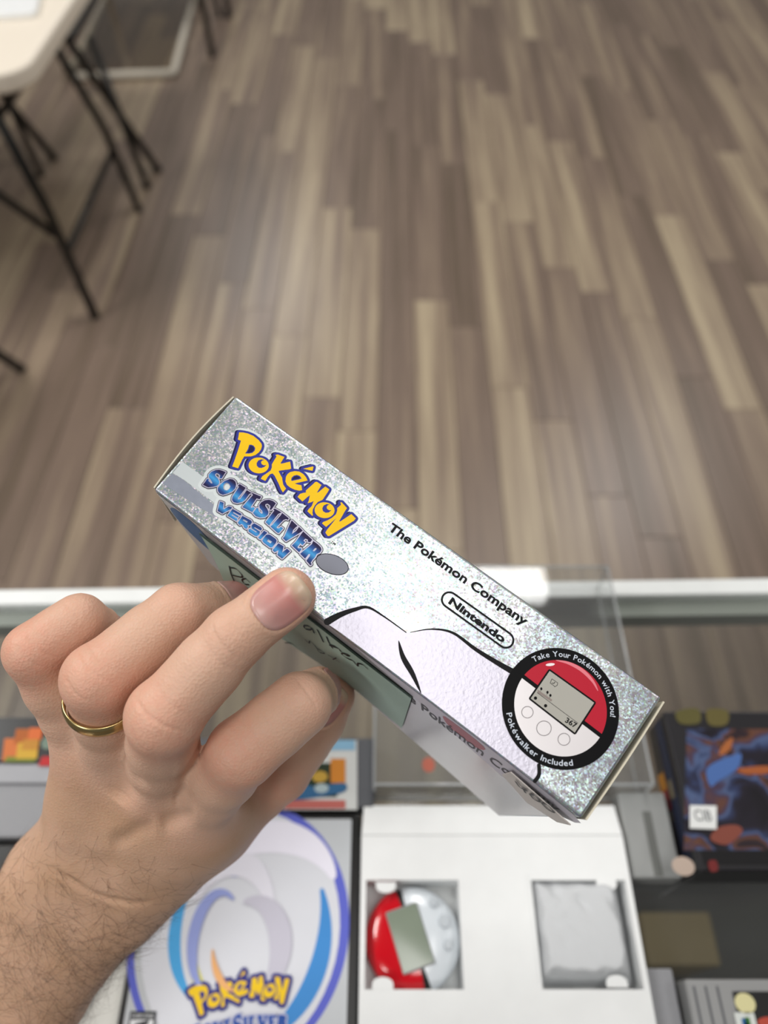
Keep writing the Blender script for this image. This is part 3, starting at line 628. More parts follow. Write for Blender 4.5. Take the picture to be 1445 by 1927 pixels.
# --- grey cartridges right of the tray
g1 = empty('game_cartridge', (0.147, 0.1, GZ)); tag(g1, 'plain grey cartridge between the white tray and dark boxed game', 'cartridge')
xa, xb = X1 + 0.0024, bx0 - 0.0035
box('shell', (xa, 0.078, GZ + 0.0003), (xb, 0.1225, 1.016), mat('light_grey_plastic', '8d8f8e', 0.4), g1, 0.0012)
box('groove', (xa + (xb - xa) * 0.45, 0.079, 1.0155), (xa + (xb - xa) * 0.62, 0.112, 1.0163), mat('groove_grey', '5d5f5c', 0.5), g1)
g2 = empty('game_cartridge', (0.2, 0.0, GZ)); tag(g2, 'grey cartridge with black label and cream seal, lower right corner', 'cartridge')
ZT = 1.020; c0 = tp(1287, 1842, ZT)
box('shell', (c0[0], -0.06, GZ + 0.0003), (c0[0] + 0.135, c0[1], ZT), mat('cart_grey', '8f9090', 0.45), g2, 0.0015)
for xx in (1308, 1330, 1352): p = tp(xx, 1880, ZT); box('groove', (p[0], -0.058, ZT - .0003), (p[0] + 0.0011, c0[1] - 0.003, ZT + .0002), M_dgrey, g2)
f = flat_at(ZT + 0.0005)
l0 = tp(1377, 1866, ZT); f.poly([[(l0[0], -0.05), (l0[0] + 0.09, -0.05), (l0[0] + 0.09, l0[1]), (l0[0], l0[1])]], M_blk, 0)
f.poly([ell(*tp(1401, 1888, ZT), 0.0049, 0.0042)], ink('d9d3a0'), 0.0002)
p = tp(1403, 1925, ZT); f.poly([rounded_rect(p[0] - .0048, p[1] - .006, p[0] + .0048, p[1] + .0042, .001)], ink('d5dad6'), 0.0002)
for (dx, dy, cc) in ((-.0008, .0, '2f6aa0'), (.0008, .0004, '3f7a3a'), (0, -.002, 'a83434')): f.poly([rounded_rect(p[0] + dx - .0012, p[1] + dy - .0018, p[0] + dx + .0012, p[1] + dy + .0018, .0004)], ink(cc), 0.0004)
p = tp(1436, 1924, ZT); f.poly([ell(p[0] + .003, p[1], .006, .0022)], ink('b5493a'), 0.0003)
f.build('label', g2)
g3 = empty('game_cartridge', (0.14, 0.0, GZ)); tag(g3, 'narrow grey cartridge edge beside the right side of white tray', 'cartridge')
box('shell', (X1 + 0.0012, -0.06, GZ + 0.0003), (c0[0] - 0.0022, tp(1250, 1822, 1.012)[1], 1.012), M_grey, g3, 0.001)

# ================================================================== the held silver box
def foil_material():
    m = bpy.data.materials.new('holographic_foil'); m.use_nodes = True; nt = m.node_tree; b = nt.nodes['Principled BSDF']
    tc = nd(nt, 'ShaderNodeTexCoord'); ge = nd(nt, 'ShaderNodeNewGeometry')
    vo = nd(nt, 'ShaderNodeTexVoronoi', i_Scale=2300.0); nt.links.new(tc.outputs['Object'], vo.inputs['Vector'])
    v2 = nd(nt, 'ShaderNodeTexVoronoi', i_Scale=1100.0); nt.links.new(tc.outputs['Object'], v2.inputs['Vector'])
    nz = nd(nt, 'ShaderNodeTexNoise', i_Scale=90.0, i_Detail=3.0); nt.links.new(tc.outputs['Object'], nz.inputs['Vector'])
    def pert(src, amt):
        s = nd(nt, 'ShaderNodeVectorMath', operation='SUBTRACT'); s.inputs[1].default_value = (0.5, 0.5, 0.5); nt.links.new(src, s.inputs[0])
        k = nd(nt, 'ShaderNodeVectorMath', operation='SCALE'); k.inputs['Scale'].default_value = amt; nt.links.new(s.outputs[0], k.inputs[0]); return k.outputs[0]
    a1 = nd(nt, 'ShaderNodeVectorMath', operation='ADD'); nt.links.new(ge.outputs['Normal'], a1.inputs[0]); nt.links.new(pert(vo.outputs['Color'], 0.15), a1.inputs[1])
    a2 = nd(nt, 'ShaderNodeVectorMath', operation='ADD'); nt.links.new(a1.outputs[0], a2.inputs[0]); nt.links.new(pert(v2.outputs['Color'], 0.05), a2.inputs[1])
    a3 = nd(nt, 'ShaderNodeVectorMath', operation='NORMALIZE'); nt.links.new(a2.outputs[0], a3.inputs[0]); nt.links.new(a3.outputs[0], b.inputs['Normal'])
    mx = nd(nt, 'ShaderNodeMix', data_type='RGBA'); mx.inputs[0].default_value = 0.15
    sil = nd(nt, 'ShaderNodeValToRGB'); e = sil.color_ramp.elements; e[0].position = 0.35; e[0].color = lin('a2abb3'); e[1].position = 0.65; e[1].color = lin('bfc5c8')
    nt.links.new(nz.outputs['Fac'], sil.inputs[0]); nt.links.new(sil.outputs[0], mx.inputs[6]); nt.links.new(vo.outputs['Color'], mx.inputs[7]); nt.links.new(mx.outputs[2], b.inputs['Base Color'])
    b.inputs['Metallic'].default_value = 0.78; b.inputs['Roughness'].default_value = 0.33
    return m
FOIL = foil_material()
def pearl_material():
    m = mat('pearl_print', 'cbc8d6', 0.36, 0.35, 0.4, var=0.05, scale=900, bump=0.2); return m
PEARL = pearl_material()
gbx = empty('game_box', tuple(BO)); tag(gbx, 'silver foil game box held up in the hand, title on spine', 'game box')
bpy.context.view_layer.update()
WD = 0.0905
def spt(u, v, dpt): return BO + BU * u + BV * v - BN * dpt
# far corners follow the photographed silhouette
cor = [SB, SC, SD, SA]
def uv_at_depth(x, y, dpt):
    d = ray(x, y); o = BO - BN * dpt; s = np.dot(BN, o - CPOS) / np.dot(BN, d); q = CPOS + d * s - o; return np.array([q @ BU, q @ BV])
sB = uv_at_depth(391, 1056, WD) - np.array(SB); sC = uv_at_depth(940, 1537, WD) - np.array(SC)
_p0, _p1, _p2 = spt(*SB, 0), spt(*SC, 0), spt(*(np.array(SC) + sC), WD)
_n = np.cross(_p1 - _p0, _p2 - _p0); _d = ray(391, 1056); _p3 = CPOS + _d * (_n @ (_p0 - CPOS)) / (_n @ _d)      # far corner lies in the plane of the front face
FARB = _p3; FARC = _p2
bm = bmesh.new(); vt = [bm.verts.new(Vector(spt(c[0], c[1], 0))) for c in cor]; vb = [bm.verts.new(Vector(p)) for p in (FARB, FARC, FARC + (spt(*SD, 0) - spt(*SC, 0)), FARB + (spt(*SA, 0) - spt(*SB, 0)))]
bm.faces.new(vt); bm.faces.new(vb[::-1])
for k in range(4): bm.faces.new((vt[k], vb[k], vb[(k + 1) % 4], vt[(k + 1) % 4]))
bmesh.ops.recalc_face_normals(bm, faces=bm.faces)
bmesh.ops.bevel(bm, geom=bm.edges[:], offset=0.0009, segments=3, affect='EDGES', profile=0.5)
body = bmobj('carton', bm, FOIL, gbx, smooth=False)
# end flaps: thin card tongues standing a little proud, with a dark slit
M_cardedge = mat('card_edge', 'cfc8b4', 0.7); M_slit = mat('slit_card', '3c3c34', 0.8)
def flap(c0, c1, out, bow, name):
    V = []; F = []; n = 10; th = 0.00045
    for k in range(n + 1):
        t = k / n; c = np.array(c0) * (1 - t) + np.array(c1) * t; off = out + bow * math.sin(math.pi * t)
        for (d, o) in ((0.0004, off), (0.0004, off + math.copysign(th, out)), (0.03, off + math.copysign(th, out)), (0.03, off)):
            V.append(spt(c[0] + o, c[1], d))
    for k in range(n):
        for j in range(4): F.append((k * 4 + j, k * 4 + (j + 1) % 4, (k + 1) * 4 + (j + 1) % 4, (k + 1) * 4 + j))
    F.append((0, 1, 2, 3)); F.append((n * 4 + 3, n * 4 + 2, n * 4 + 1, n * 4))
    return mesh(name, V, F, M_cardedge, gbx)
flap(np.array(SB) + (0.0002, 0.0006), np.array(SA) + (0.0002, -0.0006), -0.0003, -0.0012, 'end_flap')
flap(np.array(SC) + (0, 0.0006), np.array(SD) + (0, -0.0006), 0.0009, 0.0003, 'end_flap')
# front face frame (the face turned to the palm)
FR0 = np.array(spt(*SB, 0)); FR1 = np.array(spt(*SC, 0)); FR2 = FARC; FR3 = FARB
FU = (FR1 - FR0) / np.linalg.norm(FR1 - FR0); FN = np.cross(FR3 - FR0, FU); FN /= np.linalg.norm(FN); FD = np.cross(FU, FN)
if FN @ (-BV) < 0: FN = -FN
FD = -BN - FN * (-BN @ FN); FD -= FU * (FD @ FU); FD /= np.linalg.norm(FD)
LF = np.linalg.norm(FR1 - FR0)
def front_P(u, d, h):                       # slightly twisted card face: bilinear between its four corners
    s_, t_ = u / LF, d / WD
    return (FR0 * (1 - s_) + FR1 * s_) * (1 - t_) + (FR3 * (1 - s_) + FR2 * s_) * t_ + FN * h
def front_ud(x, y, h=0.0):
    p = np.array([LF / 2, WD / 2]); iz = CR.T
    def proj(q):
        c = iz @ (front_P(q[0], q[1], h) - CPOS); return np.array([IW / 2 + FPX * c[0] / -c[2], IH / 2 - FPX * c[1] / -c[2]])
    for _ in range(12):
        r0 = proj(p); Jm = np.stack([(proj(p + [1e-5, 0]) - r0) / 1e-5, (proj(p + [0, 1e-5]) - r0) / 1e-5], 1)
        st_ = np.linalg.solve(Jm, np.array([x, y]) - r0); p = p + np.clip(st_, -0.03, 0.03)
    return (float(p[0]), float(p[1]))
class FFlat(Flat): pass
f = Flat(lambda u, d, h: front_P(u, d, h))
f.poly([[(0.0012, 0.0016), (LF - 0.0012, 0.0016), (LF - 0.0014, WD - 0.0016), (0.0014, WD - 0.0016)]], mat('front_print', 'b5b1b4', 0.3, coat=0.5), 0.00006)
f.poly([smooth_line([(0.075, 0.0016), (0.10, 0.012), (0.118, 0.02), (0.140, 0.022), (0.146, 0.0016)], 5, True)], ink('c9c5d0'), 0.0001)
f.poly([ell(0.0105, 0.024, 0.0085, 0.020, 30)], ink('2d5a8c'), 0.00012)
f.poly([smooth_line([(0.105, 0.003), (0.118, 0.003), (0.117, 0.012), (0.108, 0.012)], 4, True)], ink('a8626a'), 0.00014)
text_line(f, 'The Pokémon Company', front_ud(737, 1291), front_ud(1046, 1526), -0.0095, ink('2c2c30'), 0.0002, 0.01)
f.build('front_panel', gbx)

# spine print: grey bands, pearl wave, lettering, badge
M_grey1 = mat('grey_band', '8f95a3', 0.4, 0.55, 0.5, var=0.1, scale=500); M_pale = mat('pale_band', 'c9d1d3', 0.4, 0.5, 0.5, var=0.05)
f = Flat(spine_P)
f.poly([toface(p) for p in [smooth_line([(343, 868), (300, 912), (306, 917), (325, 921), (350, 926), (400, 947), (425, 980), (412, 979), (390, 972), (360, 945)], 3)][:0]] or [toface([(324, 891), (306, 910), (335, 929), (380, 957), (402, 971), (420, 977), (418, 968), (404, 951), (372, 925), (345, 903)])], M_grey1, 0.00003)
f.poly([toface([(343, 869), (325, 890), (346, 903), (374, 924), (405, 948), (418, 956), (412, 930), (396, 908), (370, 888)])], M_pale, 0.00003)
f.build('band_print', body)
f = Flat(spine_P)
wave_top = smooth_line([(612, 1171), (650, 1146), (688, 1141), (722, 1160), (765, 1190), (810, 1184), (850, 1190), (895, 1222), (960, 1262), (1010, 1300)], 6)
low = [(1030, 1400), (1008, 1470), (960, 1433), (860, 1356), (760, 1280), (690, 1227), (640, 1190)]
f.poly([toface(wave_top + low)], PEARL, 0.00003)
M_ink = mat('black_foil_ink', '0c0c0e', 0.45, 0.0, 0.15)
px_mm = 0.21 / FPX
def spx(pts, ws, m, h): f.stroke([spine_uv(*p) for p in pts], [wv * px_mm for wv in ws], m, h)
spx(smooth_line([(616, 1170), (640, 1157), (668, 1147), (692, 1143), (722, 1160), (764, 1190)], 6), [6 * (1 - i / 30) ** 1.5 + 1.0 for i in range(31)], M_ink, 0.00006)
spx(smooth_line([(772, 1190), (812, 1184), (852, 1191), (895, 1222), (940, 1250), (972, 1268)], 6), [0.6 + 5.5 * (i / 30) ** 1.2 for i in range(31)], M_ink, 0.00006)
spx(smooth_line([(750, 1206), (758, 1236), (776, 1268), (792, 1304)], 6), [0.6 + 4.5 * math.sin(math.pi * i / 18) for i in range(19)], M_ink, 0.00006)
spx(smooth_line([(1014, 1440), (1014, 1458), (1006, 1470)], 5), [3.5] * 11, M_ink, 0.00006)
f.build('wave_print', body)
# title
M_navy = ink('2f3590'); M_navyd = ink('151046'); M_yel = ink('f0c20c'); M_halo = mat('white_halo', 'd3dbdc', 0.4, 0.3, 0.5)
f = Flat(spine_P)
for g in YEL_F + BLU_F + VER_F: f.stroke(g[0], 0.00150, M_halo, 0.00003, True); f.poly([g[0]], M_halo, 0.000035)
sh = np.array([-0.00055, -0.0003])
for g in YEL_F:
    o_ = [tuple(np.array(p) + sh) for p in g[0]]; f.stroke(o_, 0.00074, M_navyd, 0.00006, True); f.poly([o_], M_navyd, 0.000065)
for g in YEL_F:
    f.stroke(g[0], 0.00074, M_navy, 0.00010, True); f.poly(g, M_navy, 0.000105)
    for hl in g[1:]: f.stroke(hl, 0.00032, M_navy, 0.00011, True)
for k in (1, 6): f.poly([YEL_F[k][1]], M_navy, 0.00011)
for g in YEL_F: f.poly(g, M_yel, 0.00015)
f.build('title_lettering', body)
f = Flat(spine_P)
vtop = np.mean([spine_uv(413, 884)[1], spine_uv(589.5, 1018)[1]]); vbot = np.mean([spine_uv(392, 918)[1], spine_uv(585, 1063)[1]])
GS = grad_mat('blue_gradient_ink', spine_P(0, vbot, 0), BV, vtop - vbot, [(0.0, '1a1040'), (0.22, '1d4388'), (0.47, '3f9ad6'), (0.68, '24539a'), (0.9, '1a1040')])
v2t = np.mean([spine_uv(414, 944)[1], spine_uv(524, 1023)[1]]); v2b = np.mean([spine_uv(411, 962)[1], spine_uv(530, 1052)[1]])
GV = grad_mat('blue_version_ink', spine_P(0, v2b, 0), BV, v2t - v2b, [(0.0, '142a66'), (0.45, '3c92d4'), (0.95, '183a7c')])
M_lil = mat('lilac_line', 'b3b0c4', 0.35, 0.3); M_out = ink('1c1a2c')
for grp, fill in ((BLU_F, GS), (VER_F, GV)):
    for g in grp: f.stroke(g[0], 0.00050, M_out, 0.00017, True)
    for g in grp:
        f.stroke(g[0], 0.00032, M_lil, 0.00020, True)
        for hl in g[1:]: f.stroke(hl, 0.00014, M_lil, 0.00020, True)
    for g in grp: f.poly(g, fill, 0.00023)
f.build('subtitle_lettering', body)
f = Flat(spine_P)
em = ell(625, 1062, 31, 17, 36, rot=0.35)
f.stroke(toface(em), 0.00022, M_out, 0.00008, True); f.poly([toface(em)], mat('silver_emblem', '7d808c', 0.5, 0.25), 0.00012)
text_line(f, 'TM', spine_uv(622, 1020.5), spine_uv(630, 1026), 0.0006, M_ink, 0.0001, 0.01)
text_line(f, 'The Pokémon Company', spine_uv(729, 996), spine_uv(987, 1178), 0.0027, M_ink, 0.0001, 0.03)
text_line(f, 'Nintendo', spine_uv(843, 1134.5), spine_uv(946, 1210), 0.00215, M_ink, 0.0001, 0.045)
a_, b2 = np.array(spine_uv(846, 1129)), np.array(spine_uv(951, 1204)); d = (b2 - a_) / np.linalg.norm(b2 - a_); q = np.array([-d[1], d[0]]); r = 0.00222
P = [a_ + r * (q * math.cos(t) - d * math.sin(t)) for t in np.linspace(0, math.pi, 14)] + [b2 + r * (-q * math.cos(t) + d * math.sin(t)) for t in np.linspace(0, math.pi, 14)]
f.stroke(P, 0.00028, M_ink, 0.0001, True)
f.build('maker_lettering', body)
# round badge
f = Flat(spine_P); bc_ = np.array(spine_uv(1054.5, 1331)); BR = 0.0
BR = np.mean([np.linalg.norm(np.array(spine_uv(*p)) - bc_) for p in ((943, 1331), (1163.5, 1331), (1055, 1217.5), (1055, 1445))])
M_bblk = mat('badge_black', '08080a', 0.5, spec=0.12); M_bred = ink('b5122c'); M_bwht = mat('badge_white', 'dcd8da', 0.3, 0.15, 0.5, coat=0.3)
f.poly([ell(*bc_, BR, BR, 72)], M_bblk, 0.00012)
bd = np.array(spine_uv(1133, 1385)) - np.array(spine_uv(978, 1267)); ba = math.atan2(bd[1], bd[0]); ri = BR * 0.790
c_, s_ = math.cos(ba), math.sin(ba)
def bp_(x, y): return (bc_[0] + (x * c_ - y * s_) * BR, bc_[1] + (x * s_ + y * c_) * BR)
hb = 0.035; ah = math.asin((hb + 0.03) / 0.79); al = math.asin((-hb + 0.03) / 0.79)
f.poly([[bp_(0.79 * math.cos(t), 0.79 * math.sin(t)) for t in np.linspace(ah, math.pi - ah, 40)]], M_bred, 0.00016)
f.poly([[bp_(0.79 * math.cos(t), 0.79 * math.sin(t)) for t in np.linspace(math.pi - al, 2 * math.pi + al, 40)]], M_bwht, 0.00016)
B6 = lambda x, y: spine_uv(940 + x * 240 / 1445, 1200 + y * 240 / 1445)
f.stroke([B6(*p) for p in smooth_line([(640, 258), (780, 290), (930, 370), (1050, 490), (1110, 600)], 5)], [0.0001 + 0.0004 * math.sin(math.pi * i / 20) for i in range(21)], ink('e07a86'), 0.00018)
f.poly([[B6(*p) for p in ell(572, 306, 52, 16, 20, rot=-0.1)]], ink('f2e8ea'), 0.00019)
sc4 = [(565, 378), (1068, 738), (848, 1076), (350, 690)]
f.stroke([B6(*p) for p in sc4], 0.00048, M_bblk, 0.0002, True); f.poly([[B6(*p) for p in sc4]], ink('a9a79f'), 0.00022)
f.stroke([B6(425, 625), B6(885, 970)], 0.00006, M_bblk, 0.00024)
f.poly([[B6(*p) for p in ((430, 590), (595, 705), (580, 725), (425, 622))]], ink('8b7f7a'), 0.00024)
for (x, y) in ((470, 580), (540, 620), (573, 655)): f.poly([[B6(*p) for p in ell(x, y, 13, 17, 10)]], M_bblk, 0.00025); f.stroke([B6(x, y), B6(x - 10, y + 32)], 0.00004, M_bblk, 0.00025)
for (x, y) in ((404, 686), (518, 772)): f.poly([[B6(*p) for p in ell(x, y, 19, 19, 12)]], M_bblk, 0.00025)
bub = [(590, 468), (655, 512), (650, 540), (622, 558), (612, 545), (570, 515)]
f.stroke([B6(*p) for p in bub], 0.00006, M_bblk, 0.00025, True); f.stroke([B6(590, 515), B6(610, 520), B6(625, 505)], 0.00008, M_bblk, 0.00026)
text_line(f, '367', B6(735, 953), B6(855, 1028), 0.00145, M_bblk, 0.00025, 0.025)
for (x, y, r_) in ((313, 845, 65), (500, 1027, 83), (727, 1152, 68)): f.stroke([B6(*p) for p in ell(x, y, r_, r_, 28)], 0.00009, ink('857f82'), 0.0002, True)
M_btx = ink('c9d0dc')
def ring_text(txt, t0, t1, rad, size, flip):
    W = []; x = 0
    adv = []
    for ch in txt:
        if ch == ' ': adv.append((None, 0.33)); continue
        V, F = text_mesh(ch, 0.012); adv.append(((V, F, V[:, 0].min()), V[:, 0].max() - V[:, 0].min() + 0.10))
    tot = sum(a for _, a in adv)
    for g, a in adv:
        t = t0 + (t1 - t0) * (x + a / 2) / tot; x += a
        if g is None: continue
        V, F, xm = g; k = BR * abs(t1 - t0) * rad / tot
        er = np.array([math.cos(t), math.sin(t)]); et = np.array([math.sin(t), -math.cos(t)])
        if flip: er, et = -er, -et
        base = bc_ + (np.array([math.cos(t), math.sin(t)])) * BR * rad
        f.tris([base + et * ((v[0] - xm - (a - 0.10) / 2) * k) + er * ((v[1] - 0.33) * size) for v in V], F, M_btx, 0.0002)
def ang(x, y): p = np.array(B6(x, y)) - bc_; return math.atan2(p[1], p[0])
t0 = ang(352, 228); t1 = ang(1290, 905)
ring_text('Take Your Pokémon with You!', t0, t1 if t1 < t0 else t1 - 2 * math.pi, 0.893, 0.00215, False)
t0 = ang(70, 850); t1 = ang(830, 1410)
ring_text('Pokéwalker Included', t0, t1 if t1 > t0 else t1 + 2 * math.pi, 0.893, 0.00215, True)
f.build('badge', body)

# --- mint sticky note on the front face, with handwriting
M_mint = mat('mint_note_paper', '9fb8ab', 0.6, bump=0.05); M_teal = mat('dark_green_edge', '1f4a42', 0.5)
def nlift(u, d): return 0.0006 + 0.004 * max(0.0, d / 0.08) ** 2 * max(0.0, 1.0 - u / 0.05)
nP = [front_ud(375, 1001, .0006), front_ud(775, 1312, .0006), front_ud(757, 1377, .0006), front_ud(418, 1100, .002)]
note_c = [nP[0], nP[1], (nP[1][0] + 0.0005, WD * 0.86), (nP[0][0] + 0.001, WD * 1.02)]
V = []; F = []; nn = 14
for j in range(nn + 1):
    for i in range(nn + 1):
        s, t = i / nn, j / nn
        u = (note_c[0][0] * (1 - s) + note_c[1][0] * s) * (1 - t) + (note_c[3][0] * (1 - s) + note_c[2][0] * s) * t
        d_ = (note_c[0][1] * (1 - s) + note_c[1][1] * s) * (1 - t) + (note_c[3][1] * (1 - s) + note_c[2][1] * s) * t
        V.append(front_P(u, d_, nlift(u - note_c[0][0], d_)))
for j in range(nn):
    for i in range(nn): F.append((j * (nn + 1) + i, j * (nn + 1) + i + 1, (j + 1) * (nn + 1) + i + 1, (j + 1) * (nn + 1) + i))
NF = len(V); V += [np.array(v) + FN * 0.00018 for v in V[:NF]]; F += [tuple(NF + i for i in fc[::-1]) for fc in list(F)]
note = mesh('sticky_note', V, F, M_mint, None, smooth=True)
tag(note, 'mint green handwritten note stuck on the front of the silver box', 'note')
f = Flat(lambda u, d, h: front_P(u, d, nlift(u - note_c[0][0], d) + 0.0004 + h))
N1 = lambda p: front_ud(540 + p[0] * .18, 1140 + p[1] * .18, .001); N2 = lambda p: front_ud(300 + p[0] * .1384, 930 + p[1] * .1384, .001)
def hand(pts, fn, w=0.00032):
    f = Flat(lambda u, d, h: front_P(u, d, nlift(u - note_c[0][0], d) + 0.0004 + h)); f.stroke([fn(p) for p in smooth_line(pts, 4)], w, M_ink, 0, n=5); f.build('pen_stroke', note)
hand([(265, 240), (225, 212), (182, 208), (195, 238), (240, 250), (262, 240), (285, 285)], N1); hand([(315, 250), (345, 305), (380, 378)], N1)
hand([(412, 325), (440, 390), (475, 445)], N1); hand([(500, 425), (460, 412), (450, 420), (530, 445), (560, 478)], N1)
hand([(560, 480), (620, 520), (650, 522), (600, 500), (570, 505), (620, 545), (680, 572)], N1); hand([(690, 578), (735, 630), (740, 605), (790, 618), (842, 662)], N1)
hand([(30, 325), (80, 345), (130, 385)], N1, .00026); hand([(200, 340), (240, 378), (245, 360), (290, 400), (320, 440)], N1, .00026); hand([(320, 440), (360, 460), (395, 492), (350, 480), (325, 450)], N1, .00026)
hand([(432, 512), (490, 548), (550, 592)], N1, .00026); hand([(515, 545), (480, 560)], N1, .00026)
hand([(962, 968), (1000, 1060), (1050, 1140)], N2); hand([(975, 985), (1050, 1010), (1120, 1080), (1135, 1115), (1080, 1100), (1020, 1075)], N2); hand([(1235, 1190), (1180, 1140), (1140, 1150), (1180, 1200), (1230, 1215)], N2); hand([(1085, 1255), (1120, 1275), (1150, 1290)], N2, .0003)
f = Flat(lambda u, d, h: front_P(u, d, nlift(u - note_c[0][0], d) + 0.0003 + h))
f.poly([[(note_c[0][0], note_c[0][1]), (note_c[1][0], note_c[1][1]), (note_c[1][0], note_c[1][1] + .0012), (note_c[0][0], note_c[0][1] + .0030)]], M_teal, 0); f.build('upper_strip', note)  # narrow dark green strip along the note's upper edge
# --- price tag on the lower end of the front face
M_tagp = mat('grey_price_paper', 'c9c2bc', 0.5)
tq = [front_ud(947, 1457, .0012), front_ud(964, 1450, .0012), front_ud(1075, 1547, .0012), front_ud(1062, 1545, .0012)]
V = []
pt0 = [front_ud(x, y, .0012) for x, y in ((961, 1453), (945, 1458), (993, 1506), (1050, 1543), (1076, 1549), (1066, 1540))]
nq = len(pt0)
V = [front_P(u, d, 0.0010 + (0.0006 if u > LF - .01 else 0)) for u, d in pt0] + [front_P(u, d, 0.0013 + (0.0006 if u > LF - .01 else 0)) for u, d in pt0]
F = [tuple(range(nq)), tuple(range(2 * nq - 1, nq - 1, -1))] + [(k, (k + 1) % nq, nq + (k + 1) % nq, nq + k) for k in range(nq)]
ptg = mesh('price_tag', V, F, M_tagp, None); tag(ptg, 'grey price sticker marked 400 near the lower corner of silver box', 'price tag')
N5 = lambda p: front_ud(880 + p[0] * .15917, 1390 + p[1] * .15917, .0016)
for k, pts5 in enumerate(([(575, 492), (620, 555), (660, 580), (715, 600)], [(660, 572), (690, 625)], [(745, 645), (800, 655), (855, 715), (850, 730), (790, 700), (748, 650)], [(882, 748), (950, 765), (1020, 840), (1018, 855), (950, 820), (885, 752)])):
    f = Flat(lambda u, d, h: front_P(u, d, 0.0020 + h)); f.stroke([N5(p) for p in smooth_line(pts5, 4)], 0.0004, M_ink, 0, n=6); f.build('pen_stroke', ptg)

# ================================================================== the hand (one continuous surface)
MM = 1000.0
def J(x, y, z): return pz(x, y, z) * MM            # camera frame, millimetres
FING = {
 'middle': ([J(300, 1468, .238), J(310, 1347, .1975), J(440, 1200, .1975), J(540, 1122, .2001)], [10.4, 9.9, 8.2, 7.9]),
 'ring':   ([J(222, 1440, .244), J(185, 1277, .2080), J(335, 1153, .2150), J(446, 1133, .2345)], [10.5, 9.7, 8.2, 7.0]),
 'pinky':  ([J(168, 1405, .240), J(64, 1226, .2170), J(150, 1165, .2210), J(212, 1196, .2350)], [9.6, 8.1, 7.2, 6.4]),
 'index':  ([J(370, 1522, .243), J(456, 1415, .2100), J(563, 1326, .2120), J(600, 1300, .2330)], [11.0, 9.6, 8.8, 7.6]),
 'thumb':  ([J(405, 1550, .270), J(528, 1452, .2660), J(598, 1356, .2620), J(627, 1309, .2610)], [12.0, 10.2, 9.2, 7.8]),
}
RES = 1.0
lo = np.array([-235.0, -285.0, -385.0]); hi = np.array([4.0, -12.0, -178.0])
dims = np.ceil((hi - lo) / RES).astype(int) + 1
gx = [lo[k] + RES * np.arange(dims[k], dtype=np.float32) for k in range(3)]
BIG = np.float32(60.0)
def block(a, b, pad):
    mn = np.minimum(a, b) - pad; mx_ = np.maximum(a, b) + pad
    i0 = np.clip(np.floor((mn - lo) / RES).astype(int), 0, dims - 1); i1 = np.clip(np.ceil((mx_ - lo) / RES).astype(int) + 1, 1, dims)
    return tuple(slice(i0[k], i1[k]) for k in range(3))
def cone_d(sl, a, b, ra, rb):
    X = gx[0][sl[0]][:, None, None] - np.float32(a[0]); Y = gx[1][sl[1]][None, :, None] - np.float32(a[1]); Z = gx[2][sl[2]][None, None, :] - np.float32(a[2])
    ab = (b - a).astype(np.float32); L2 = float(ab @ ab) + 1e-9
    t = np.clip((X * ab[0] + Y * ab[1] + Z * ab[2]) / L2, 0, 1)
    return np.sqrt((X - t * ab[0]) ** 2 + (Y - t * ab[1]) ** 2 + (Z - t * ab[2]) ** 2) - (ra + (rb - ra) * t)
def smin(a, b, k):
    h = np.clip(0.5 + 0.5 * (b - a) / k, 0, 1); return b * (1 - h) + a * h - k * h * (1 - h)
def add(D, a, b, ra, rb, k):
    sl = block(np.asarray(a), np.asarray(b), max(ra, rb) + 3 * k + 4)
    if any(s.stop <= s.start for s in sl): return
    D[sl] = smin(D[sl], cone_d(sl, np.asarray(a), np.asarray(b), ra, rb), k)
P = np.full(dims, BIG, np.float32)
WR = J(165, 1665, .274); FA = J(20, 1850, .286); FB = J(-170, 2110, .290)
# wrist: two overlapping cones make the flat oval section (wide across the picture)
side = (J(290, 1700, .288) - J(40, 1590, .288)); side /= np.linalg.norm(side)
for s in (-1, -0.33, 0.33, 1):
    o1 = side * s * 12.2; o2 = side * s * 11.0; o3 = side * s * 14.0
    add(P, WR + o1, FA + o2, 15.8, 17.6, 8); add(P, FA + o2, FB + o3, 17.6, 22, 8)
CARP = [J(150, 1590, .266), J(190, 1605, .267), J(232, 1622, .268), J(270, 1636, .271)]
for k_, nm in enumerate(('pinky', 'ring', 'middle', 'index')):
    mc = FING[nm][0][0]; cp_ = CARP[k_]
    inn = np.array([1.5, -3.0, -7.0])              # palm side thickness
    add(P, mc, cp_, FING[nm][1][0] * 0.98, 14.0, 9); add(P, mc + inn * 1.2, cp_ + inn, 10.0, 14.0, 9)
    add(P, cp_, WR + side * (k_ - 1.5) * 8.5, 14.0, 16.0, 9)
for a_, b_n in (('pinky', 'ring'), ('ring', 'middle'), ('middle', 'index')):
    add(P, FING[a_][0][0] + [0, -9, -11], FING[b_n][0][0] + [0, -9, -11], 8.5, 8.5, 4)
TM, TC = FING['thumb'][0][0], J(258, 1636, .274)
add(P, TC, TM, 13.0, 12.0, 10); add(P, FING['index'][0][0] + [4, -8, -16], TM, 9.0, 9.5, 10); add(P, FING['index'][0][0] + [1, -9, -10], TC, 11.0, 13.0, 10)
for nm, w_ in (('ring', 0.4), ('middle', 0.8), ('index', 0.7)):   # extensor tendons
    a_ = FING[nm][0][0]; b_ = WR + side * {'ring': -3, 'middle': 2, 'index': 8}[nm]
    up = np.array([-0.25, 0.25, 0.93]); add(P, a_ * 0.72 + b_ * 0.28 + up * 9.6, b_ + up * 13.0, 1.3, 2.4, 4.5)
D = P.copy()
